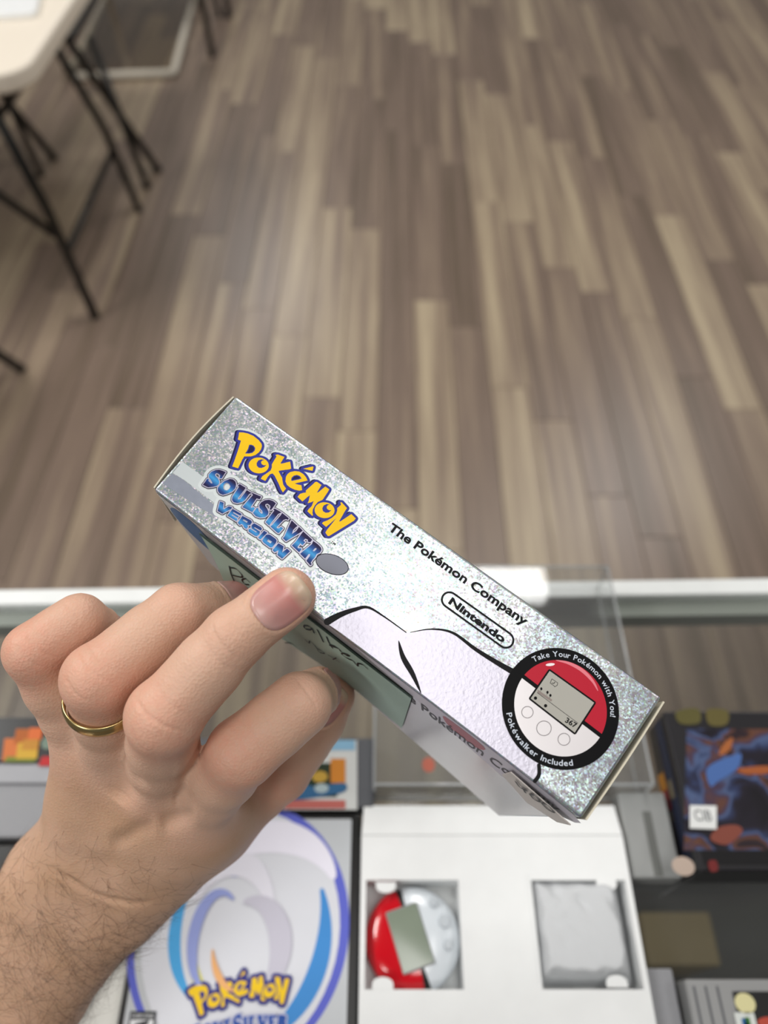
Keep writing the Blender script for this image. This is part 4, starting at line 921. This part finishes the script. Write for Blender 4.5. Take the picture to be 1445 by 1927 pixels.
for nm, (pts, rs) in FING.items():
    sl = block(np.min(pts, 0), np.max(pts, 0), 26)
    Fd = np.full(dims, BIG, np.float32) if False else None
    sub = np.full([s.stop - s.start for s in sl], BIG, np.float32)
    def cd2(a, b, ra, rb): return cone_d(sl, a, b, ra, rb)
    for k in range(3):
        a, b, ra, rb = pts[k], pts[k + 1], rs[k], rs[k + 1]
        wa = 0.95 if k == 0 else 0.965
        m1 = a * 0.62 + b * 0.38; m2 = a * 0.35 + b * 0.65; rm = (ra + rb) / 2 * wa
        if k == 2: sub = smin(sub, cd2(a, b, ra, rb), 2.5)
        else:
            sub = smin(sub, cd2(a, m1, ra, rm), 3.0); sub = smin(sub, cd2(m1, m2, rm, rm), 3.0); sub = smin(sub, cd2(m2, b, rm, rb), 3.0)
    D[sl] = smin(D[sl], smin(P[sl], sub, 8.0), 2.2)
del P
# ---- surface nets
def surface_nets(D):
    nx, ny, nz = D.shape; neg = D < 0
    c = neg[:-1, :-1, :-1].astype(np.int8)
    cnt = np.zeros((nx - 1, ny - 1, nz - 1), np.int8)
    for dx in (0, 1):
        for dy in (0, 1):
            for dz in (0, 1): cnt += neg[dx:nx - 1 + dx, dy:ny - 1 + dy, dz:nz - 1 + dz]
    act = (cnt > 0) & (cnt < 8); idx = np.full(act.shape, -1, np.int32); I = np.argwhere(act); idx[act] = np.arange(len(I))
    pos = np.zeros((len(I), 3)); num = np.zeros(len(I))
    offs = [(dx, dy, dz) for dx in (0, 1) for dy in (0, 1) for dz in (0, 1)]
    for a in offs:
        for ax in range(3):
            if a[ax]: continue
            b = list(a); b[ax] = 1
            va = D[I[:, 0] + a[0], I[:, 1] + a[1], I[:, 2] + a[2]]; vb = D[I[:, 0] + b[0], I[:, 1] + b[1], I[:, 2] + b[2]]
            cr = (va < 0) != (vb < 0); t = np.where(cr, va / np.where(cr, va - vb, 1), 0)
            for k in range(3): pos[:, k] += np.where(cr, a[k] + (t if k == ax else 0), 0)
            num += cr
    pos = I + pos / num[:, None]
    Q = []
    for ax in range(3):
        u, v = (ax + 1) % 3, (ax + 2) % 3
        s0 = [slice(None)] * 3; s1 = [slice(None)] * 3; s0[ax] = slice(0, -1); s1[ax] = slice(1, None)
        e = neg[tuple(s0)] != neg[tuple(s1)]; E_ = np.argwhere(e)
        E_ = E_[(E_[:, u] > 0) & (E_[:, v] > 0) & (E_[:, u] < D.shape[u] - 1) & (E_[:, v] < D.shape[v] - 1)]
        fl = neg[tuple(s0)][tuple(E_.T)]
        def g(du, dv):
            C = E_.copy(); C[:, u] -= du; C[:, v] -= dv; return idx[tuple(C.T)]
        q = np.stack([g(1, 1), g(0, 1), g(0, 0), g(1, 0)], 1)
        q[~fl] = q[~fl][:, ::-1]; Q.append(q)
    return pos, np.concatenate(Q)
pos, quads = surface_nets(D); del D
VW = pos * RES + lo                                   # camera frame mm
def lap(Vx, Q, it, lam=0.5):
    n = len(Vx); e = np.concatenate([Q[:, [0, 1]], Q[:, [1, 2]], Q[:, [2, 3]], Q[:, [3, 0]]]); cnt = np.bincount(e.ravel(), minlength=n)
    for _ in range(it):
        S_ = np.stack([np.bincount(e[:, 0], Vx[e[:, 1], k], n) + np.bincount(e[:, 1], Vx[e[:, 0], k], n) for k in range(3)], 1)
        Vx = Vx + lam * (S_ / np.maximum(cnt, 1)[:, None] - Vx)
    return Vx
VW = lap(VW, quads, 3)
_u = IW / 2 + FPX * VW[:, 0] / -VW[:, 2]; _v = IH / 2 - FPX * VW[:, 1] / -VW[:, 2]
_w = np.clip((_v - 1415) / 45, 0, 1) * np.clip((500 - _u - (_v - 1415) * -0.2) / 60, 0, 1)       # the back of the hand is smoother than the finger folds
_w *= np.clip(((_u - 450) * 0.62 + (_v - 1420) * 0.78) / 60 + 0.0, 0, 1) * (_u > 330) + (_u <= 330)
VW = VW * (1 - _w[:, None]) + lap(VW, quads, 26) * _w[:, None]
def fast_mesh(name, V, Q):
    me = bpy.data.meshes.new(name); me.vertices.add(len(V)); me.vertices.foreach_set('co', np.ascontiguousarray(V, np.float32).ravel())
    me.loops.add(Q.size); me.loops.foreach_set('vertex_index', Q.astype(np.int32).ravel()); me.polygons.add(len(Q))
    me.polygons.foreach_set('loop_start', np.arange(0, Q.size, 4, dtype=np.int32)); me.polygons.foreach_set('loop_total', np.full(len(Q), 4, np.int32))
    me.update(calc_edges=True); me.polygons.foreach_set('use_smooth', np.ones(len(Q), bool)); return me
me = fast_mesh('hand_base', VW, quads)
tmp = bpy.data.objects.new('hand_base', me); COL.objects.link(tmp); sm = tmp.modifiers.new('s', 'SUBSURF'); sm.levels = 1; sm.render_levels = 1
bpy.context.view_layer.update()
me2 = bpy.data.meshes.new_from_object(tmp.evaluated_get(bpy.context.evaluated_depsgraph_get())); bpy.data.objects.remove(tmp, do_unlink=True)
n = len(me2.vertices); co = np.empty(n * 3, np.float32); me2.vertices.foreach_get('co', co); co = co.reshape(-1, 3).astype(float)
nv = np.empty(n * 3, np.float32); me2.vertex_normals.foreach_get('vector', nv); nv = nv.reshape(-1, 3).astype(float)
upx = IW / 2 + FPX * co[:, 0] / -co[:, 2]; vpx = IH / 2 - FPX * co[:, 1] / -co[:, 2]
vd = -co / np.linalg.norm(co, axis=1)[:, None]; facing = np.clip((nv * vd).sum(1), 0, 1)
disp = np.zeros(n); redm = np.zeros(n)
def crease(pts, s, o, wpx, depth):
    global disp
    P_ = np.array(smooth_line([(o[0] + x * s, o[1] + y * s) for x, y in pts], 5)); dm = np.full(n, 1e9)
    pd = 3 * wpx + 4; sel = np.where((upx > P_[:, 0].min() - pd) & (upx < P_[:, 0].max() + pd) & (vpx > P_[:, 1].min() - pd) & (vpx < P_[:, 1].max() + pd) & (facing > 0.15))[0]
    if not len(sel): return
    q = np.stack([upx[sel], vpx[sel]], 1); dd = np.full(len(sel), 1e9); tt = np.zeros(len(sel))
    for i in range(len(P_) - 1):
        a, b = P_[i], P_[i + 1]; ab = b - a; t = np.clip(((q - a) @ ab) / (ab @ ab + 1e-9), 0, 1); d_ = np.linalg.norm(q - a - t[:, None] * ab, axis=1)
        m = d_ < dd; dd[m] = d_[m]; tt[m] = (i + t[m]) / (len(P_) - 1)
    disp[sel] -= depth * np.exp(-(dd / wpx) ** 2) * np.clip(np.sin(math.pi * np.clip(tt, 0.0, 1.0)) * 1.6, 0, 1) * np.clip((facing[sel] - 0.15) / 0.25, 0, 1)
C2, O2 = .2076, (380, 1040); C3, O3 = .4844, (0, 1030); C33, O33 = .263, (300, 1240); C4, O4 = .2907, (60, 1340)
for pts, s, o, w_, dp in [
  ([(85,650),(130,760),(200,850),(290,930),(375,1005)], C2, O2, 3.0, .42), ([(40,800),(100,930),(200,1020),(265,1065)], C2, O2, 3.0, .30), ([(240,640),(320,720),(430,850)], C2, O2, 2.8, .16), ([(330,600),(400,690),(450,780)], C2, O2, 2.6, .12),
  ([(520,570),(560,640),(640,690),(740,725)], C3, O3, 3.2, .30), ([(505,690),(530,760),(570,800)], C3, O3, 3.4, .2), ([(600,520),(650,600),(740,660)], C3, O3, 2.8, .16), ([(540,600),(590,670),(690,720)], C3, O3, 2.8, .2),
  ([(560,205),(620,270),(665,340)], C3, O3, 3, .28), ([(590,195),(650,260),(690,320)], C3, O3, 3, .2), ([(310,400),(350,470),(420,530)], C3, O3, 3, .24), ([(250,500),(285,560),(340,600)], C3, O3, 3, .26), ([(330,350),(380,430),(450,490)], C3, O3, 2.8, .15),
  ([(95,330),(150,400),(230,430)], C3, O3, 3, .2), ([(50,370),(110,440),(170,470)], C3, O3, 3, .2), ([(230,200),(290,250),(330,300)], C3, O3, 3, .16),
  ([(570,410),(640,500),(700,600),(770,700)], C33, O33, 3, .32), ([(395,640),(430,740),(520,830),(590,890)], C33, O33, 3.0, .08), ([(980,140),(1060,240),(1140,360)], C33, O33, 3, .34), ([(690,360),(790,480),(860,650)], C33, O33, 2.8, .2), ([(840,250),(930,380),(960,420)], C33, O33, 2.6, .18), ([(520,560),(570,660),(660,760)], C33, O33, 2.8, .2), ([(760,310),(850,430),(920,560)], C33, O33, 2.6, .15),
  ([(110,990),(200,1060),(300,1120),(420,1190),(560,1225),(700,1240),(790,1215)], C4, O4, 6.0, 1.0)]:
    crease(pts, s, o, w_, dp * 0.85)
crease([(540,580),(620,480),(700,400)], C4, O4, 27, 1.5)      # hollow between tendons
crease([(500,850),(600,820),(700,760),(800,740)], C4, O4, 16, .9); crease([(830,725),(930,690),(1060,660)], C4, O4, 16, 1.1)
# knuckle and tip redness, axial coordinate for fine skin lines
for nm, (pts, rs) in FING.items():
    for k, (amt, rad) in ((1, (1.0, 13)), (2, (0.45, 9)), (3, (0.75, 10)), (0, (0.35, 14))):
        redm = np.maximum(redm, amt * np.exp(-(np.linalg.norm(co - pts[k], axis=1) / rad) ** 4))
axial = np.zeros(n); kn = np.zeros(n); best = np.full(n, 1e9)
for nm, (pts, rs) in FING.items():
    acc = 0.0
    for k in range(3):
        a, b = pts[k], pts[k + 1]; ab = b - a; L = np.linalg.norm(ab); t = np.clip((co - a) @ ab / L ** 2, 0, 1); d_ = np.linalg.norm(co - a - t[:, None] * ab, axis=1) - rs[k]
        m = d_ < best; best[m] = d_[m]; axial[m] = acc + t[m] * L; acc += L
kn = np.clip(1 - best / 4.0, 0, 1)
# ---- nails: a shallow bed pressed into the finger end, a curved plate laid in it
NAILS = {'middle': (0.70, (0.10, 0.10, 1.0), 6.3, 7.5), 'ring': (0.75, (0.25, 0.75, 0.75), 5.7, 7.4), 'index': (0.9, (0.80, 0.35, 0.35), 5.9, 6.8), 'pinky': (0.8, (0.3, 0.8, 0.5), 4.6, 5.6), 'thumb': (0.8, (-0.6, -0.73, 0.3), 6.6, 7.4)}
nail_fr = {}
for nm, (tt, up, hw_, hl) in NAILS.items():
    pts, rs = FING[nm]; ax = pts[3] - pts[2]; ax /= np.linalg.norm(ax); up = np.array(up, float); up -= ax * (up @ ax); up /= np.linalg.norm(up); sd = np.cross(ax, up)
    c = pts[2] + (pts[3] - pts[2]) * tt; c = pts[3] + ax * (rs[3] * 0.74 - hl) ; nail_fr[nm] = (c, ax, up, sd, hw_, hl)
    q = co - c; a_ = q @ ax; s_ = q @ sd; h_ = q @ up
    rr = (np.abs(a_ / hl) ** 3.2 + np.abs(s_ / hw_) ** 3.2) ** (1 / 3.2)
    sel = (h_ > 0) & (h_ < 11.5)
    bed = np.clip((1.06 - rr) / 0.14, 0, 1); disp -= np.where(sel, 0.55 * bed, 0)
    fold = np.exp(-((rr - 1.13) / 0.10) ** 2) * np.clip((1.0 - a_ / hl) * 0.8, 0, 1); disp += np.where(sel, 0.22 * fold, 0)
co2 = co + nv * disp[:, None]
cow = c2w(co2 / MM)
me2.vertices.foreach_set('co', np.ascontiguousarray(cow, np.float32).ravel()); me2.update(); me2.name = 'person'
for nm, arr in (('red', redm), ('axial', axial), ('finger', kn)):
    at_ = me2.attributes.new(nm, 'FLOAT', 'POINT'); at_.data.foreach_set('value', np.ascontiguousarray(arr, np.float32))
def skin_material():
    m = bpy.data.materials.new('skin'); m.use_nodes = True; nt = m.node_tree; b = nt.nodes['Principled BSDF']
    tc = nd(nt, 'ShaderNodeTexCoord'); ar = nd(nt, 'ShaderNodeAttribute', attribute_name='red'); ax = nd(nt, 'ShaderNodeAttribute', attribute_name='axial'); fg = nd(nt, 'ShaderNodeAttribute', attribute_name='finger')
    n1 = nd(nt, 'ShaderNodeTexNoise', i_Scale=55.0, i_Detail=4.0); n2 = nd(nt, 'ShaderNodeTexNoise', i_Scale=420.0, i_Detail=3.0); n3 = nd(nt, 'ShaderNodeTexVoronoi', i_Scale=1300.0)
    for q in (n1, n2, n3): nt.links.new(tc.outputs['Object'], q.inputs['Vector'])
    r1 = nd(nt, 'ShaderNodeValToRGB'); e = r1.color_ramp.elements; e[0].position = 0.3; e[0].color = lin('c39c7e'); e[1].position = 0.7; e[1].color = lin('d0a98f')
    nt.links.new(n1.outputs['Fac'], r1.inputs[0])
    mx = nd(nt, 'ShaderNodeMix', data_type='RGBA'); mx.inputs[7].default_value = lin('d89d86'); fm = nd(nt, 'ShaderNodeMix', data_type='RGBA'); fm.inputs[7].default_value = lin('d8b19b'); nt.links.new(r1.outputs[0], fm.inputs[6])
    fk = nd(nt, 'ShaderNodeMath', operation='MULTIPLY'); fk.inputs[1].default_value = 0.7; nt.links.new(fg.outputs['Fac'], fk.inputs[0]); nt.links.new(fk.outputs[0], fm.inputs[0]); nt.links.new(fm.outputs[2], mx.inputs[6])
    mu = nd(nt, 'ShaderNodeMath', operation='MULTIPLY'); nt.links.new(ar.outputs['Fac'], mu.inputs[0]); mr = nd(nt, 'ShaderNodeMapRange'); mr.inputs[1].default_value = 0.35; mr.inputs[2].default_value = 0.65; mr.inputs[3].default_value = 0.5
    nt.links.new(n2.outputs['Fac'], mr.inputs[0]); nt.links.new(mr.outputs[0], mu.inputs[1]); nt.links.new(mu.outputs[0], mx.inputs[0]); nt.links.new(mx.outputs[2], b.inputs['Base Color'])
    b.inputs['Subsurface Weight'].default_value = 0.22; b.inputs['Subsurface Radius'].default_value = (1.0, 0.35, 0.2); b.inputs['Subsurface Scale'].default_value = 0.0022
    b.inputs['Roughness'].default_value = 0.50; b.inputs['Specular IOR Level'].default_value = 0.35
    # fine transverse lines on the fingers
    ad = nd(nt, 'ShaderNodeMath', operation='MULTIPLY_ADD'); nt.links.new(n1.outputs['Fac'], ad.inputs[0]); ad.inputs[1].default_value = 9.0; nt.links.new(ax.outputs['Fac'], ad.inputs[2])
    sn = nd(nt, 'ShaderNodeMath', operation='SINE'); ms = nd(nt, 'ShaderNodeMath', operation='MULTIPLY'); ms.inputs[1].default_value = 2.6; nt.links.new(ad.outputs[0], ms.inputs[0]); nt.links.new(ms.outputs[0], sn.inputs[0])
    pw = nd(nt, 'ShaderNodeMath', operation='MULTIPLY'); nt.links.new(sn.outputs[0], pw.inputs[0]); nt.links.new(fg.outputs['Fac'], pw.inputs[1])
    p2 = nd(nt, 'ShaderNodeMath', operation='MULTIPLY'); nt.links.new(pw.outputs[0], p2.inputs[0]); nt.links.new(n2.outputs['Fac'], p2.inputs[1])
    h1 = nd(nt, 'ShaderNodeMath', operation='MULTIPLY_ADD'); nt.links.new(p2.outputs[0], h1.inputs[0]); h1.inputs[1].default_value = 0.18; 
    h2 = nd(nt, 'ShaderNodeMath', operation='MULTIPLY_ADD'); nt.links.new(n2.outputs['Fac'], h2.inputs[0]); h2.inputs[1].default_value = 0.55; nt.links.new(n3.outputs['Distance'], h2.inputs[2])
    nt.links.new(h2.outputs[0], h1.inputs[2])
    bp = nd(nt, 'ShaderNodeBump', i_Strength=0.26, i_Distance=0.0004); nt.links.new(h1.outputs[0], bp.inputs['Height']); nt.links.new(bp.outputs[0], b.inputs['Normal'])
    return m
SKIN = skin_material(); me2.materials.clear(); me2.materials.append(SKIN)
person = bpy.data.objects.new('person', me2); COL.objects.link(person)
tag(person, 'bare left hand and hairy forearm with fingers curled around the silver box', 'person')
# nails
bvh = BVHTree.FromPolygons([Vector(v) for v in co2], [tuple(p.vertices) for p in me2.polygons])
NM = bpy.data.materials.new('fingernail'); NM.use_nodes = True; nt = NM.node_tree; b = nt.nodes['Principled BSDF']
na = nd(nt, 'ShaderNodeAttribute', attribute_name='along'); cr = nd(nt, 'ShaderNodeValToRGB'); el = cr.color_ramp.elements
for _ in range(3): el.new(0.5)
for e, (p_, c_) in zip(el, ((0.0, 'c9a29a'), (0.28, 'c6928c'), (0.64, 'cb8b84'), (0.80, 'cfae98'), (0.92, 'd8bfa6'))): e.position = p_; e.color = lin(c_)
nt.links.new(na.outputs['Fac'], cr.inputs[0]); nt.links.new(cr.outputs[0], b.inputs['Base Color']); b.inputs['Roughness'].default_value = 0.28; b.inputs['Subsurface Weight'].default_value = 0.15; b.inputs['Subsurface Scale'].default_value = 0.001
for nm, (c, ax, up, sd, hw_, hl) in nail_fr.items():
    na_, ns = 15, 13; V = []; F = []; al_ = []
    for i in range(na_):
        for j in range(ns):
            a_ = -1 + 2 * i / (na_ - 1); s_ = -1 + 2 * j / (ns - 1)
            # square -> rounded outline
            k = (abs(a_) ** 3.2 + abs(s_) ** 3.2) ** (1 / 3.2); mxn = max(abs(a_), abs(s_)) or 1; g = mxn / k if k > 0 else 1
            A, Sx = a_ * g * hl, s_ * g * hw_
            o_ = Vector(c + ax * A + sd * Sx + up * 11.5); hit = bvh.ray_cast(o_, Vector(-up))
            p_ = np.array(hit[0]) if hit[0] is not None else c + ax * A + sd * Sx + up * 3
            lift = 0.30 + 0.25 * max(0, a_) ** 2; V.append(p_ + up * lift); al_.append((a_ * g + 1) / 2)
    V = np.array(V); Z = ((V - c) @ up).reshape(na_, ns); 
    for _ in range(3): Z[1:-1, 1:-1] = (Z[:-2, 1:-1] + Z[2:, 1:-1] + Z[1:-1, :-2] + Z[1:-1, 2:] + 2 * Z[1:-1, 1:-1]) / 6
    V = V - np.outer((V - c) @ up, up) + np.outer(Z.ravel(), up); nb = len(V)
    V = np.concatenate([V, V - up * 0.5])
    for i in range(na_ - 1):
        for j in range(ns - 1):
            q = (i * ns + j, (i + 1) * ns + j, (i + 1) * ns + j + 1, i * ns + j + 1); F.append(q); F.append(tuple(nb + x for x in q[::-1]))
    rim = [j for j in range(ns)] + [i * ns + ns - 1 for i in range(1, na_)] + [(na_ - 1) * ns + j for j in range(ns - 2, -1, -1)] + [i * ns for i in range(na_ - 2, 0, -1)]
    for k in range(len(rim)): a_, b_ = rim[k], rim[(k + 1) % len(rim)]; F.append((a_, b_, nb + b_, nb + a_))
    o = mesh('fingernail', c2w(V / MM), F, NM, person, smooth=True)
    at_ = o.data.attributes.new('along', 'FLOAT', 'POINT'); at_.data.foreach_set('value', np.array(al_ + al_, np.float32))
# gold ring on the ring finger
pts, rs = FING['ring']; axr = pts[1] - pts[0]; axr /= np.linalg.norm(axr); rc = pts[0] + (pts[1] - pts[0]) * 0.79
e1 = np.cross(axr, [1, 0, 0]); e1 /= np.linalg.norm(e1); e2 = np.cross(axr, e1); V = []; F = []; nr = 64; rr = 10.3
prof = [(-2.3, 0), (-2.2, 0.5), (-1.2, 0.85), (0, 0.95), (1.2, 0.85), (2.2, 0.5), (2.3, 0), (0, -0.2)]
for k in range(nr):
    t = 2 * math.pi * k / nr; er_ = e1 * math.cos(t) + e2 * math.sin(t)
    for (z, d_) in prof: V.append(c2w((rc + axr * z + er_ * (rr + d_)) / MM))
m_ = len(prof)
for k in range(nr):
    for j in range(m_): F.append((k * m_ + j, k * m_ + (j + 1) % m_, ((k + 1) % nr) * m_ + (j + 1) % m_, ((k + 1) % nr) * m_ + j))
rg = mesh('ring', V, F, mat('gold', 'cfb981', 0.28, 1.0), None, smooth=True); tag(rg, 'plain gold band worn on the ring finger', 'ring')
# arm hair
hv = []; hf = []
cand_i = np.where((vpx > 1560) & (vpx < 2000) & (upx > -60) & (upx < 420) & (facing > -0.1))[0]
wgt = np.clip((vpx[cand_i] - 1540 + (260 - upx[cand_i]) * 0.45) / 260, 0.02, 1.0) ** 1.7
sel = rng.choice(cand_i, 2500, p=wgt / wgt.sum(), replace=True)
armd = (FA - WR) / np.linalg.norm(FA - WR)
for i in sel:
    p = co2[i]; nn_ = nv[i]; base = -armd * 0.1 + side * rng.normal(0.45, 0.65) + armd * rng.normal(0.35, 0.55)
    tdir = base - nn_ * (base @ nn_); tdir /= np.linalg.norm(tdir) + 1e-9; L = rng.uniform(6, 18) * (0.7 if vpx[i] < 1700 else 1.0); curl = rng.normal(0, 0.5); lift = rng.uniform(0.10, 0.5); sd_ = np.cross(nn_, tdir)
    R0 = 0.036; base_i = len(hv); ns_ = 5
    for k in range(ns_):
        t = k / (ns_ - 1); c_ = p + tdir * L * t + sd_ * curl * L * t * t * 0.5 + nn_ * (lift * L * t * (1.1 - 0.6 * t) - 0.1)
        r_ = R0 * (1 - 0.75 * t)
        for q in range(3):
            a_ = q * 2.0944; hv.append((c_ + (nn_ * math.cos(a_) + sd_ * math.sin(a_)) * r_))
    for k in range(ns_ - 1):
        for q in range(3): hf.append((base_i + k * 3 + q, base_i + k * 3 + (q + 1) % 3, base_i + (k + 1) * 3 + (q + 1) % 3, base_i + (k + 1) * 3 + q))
hr = mesh('arm_hair', c2w(np.array(hv) / MM), hf, mat('brown_hair', '432a1a', 0.5), person); hr['kind'] = 'stuff'
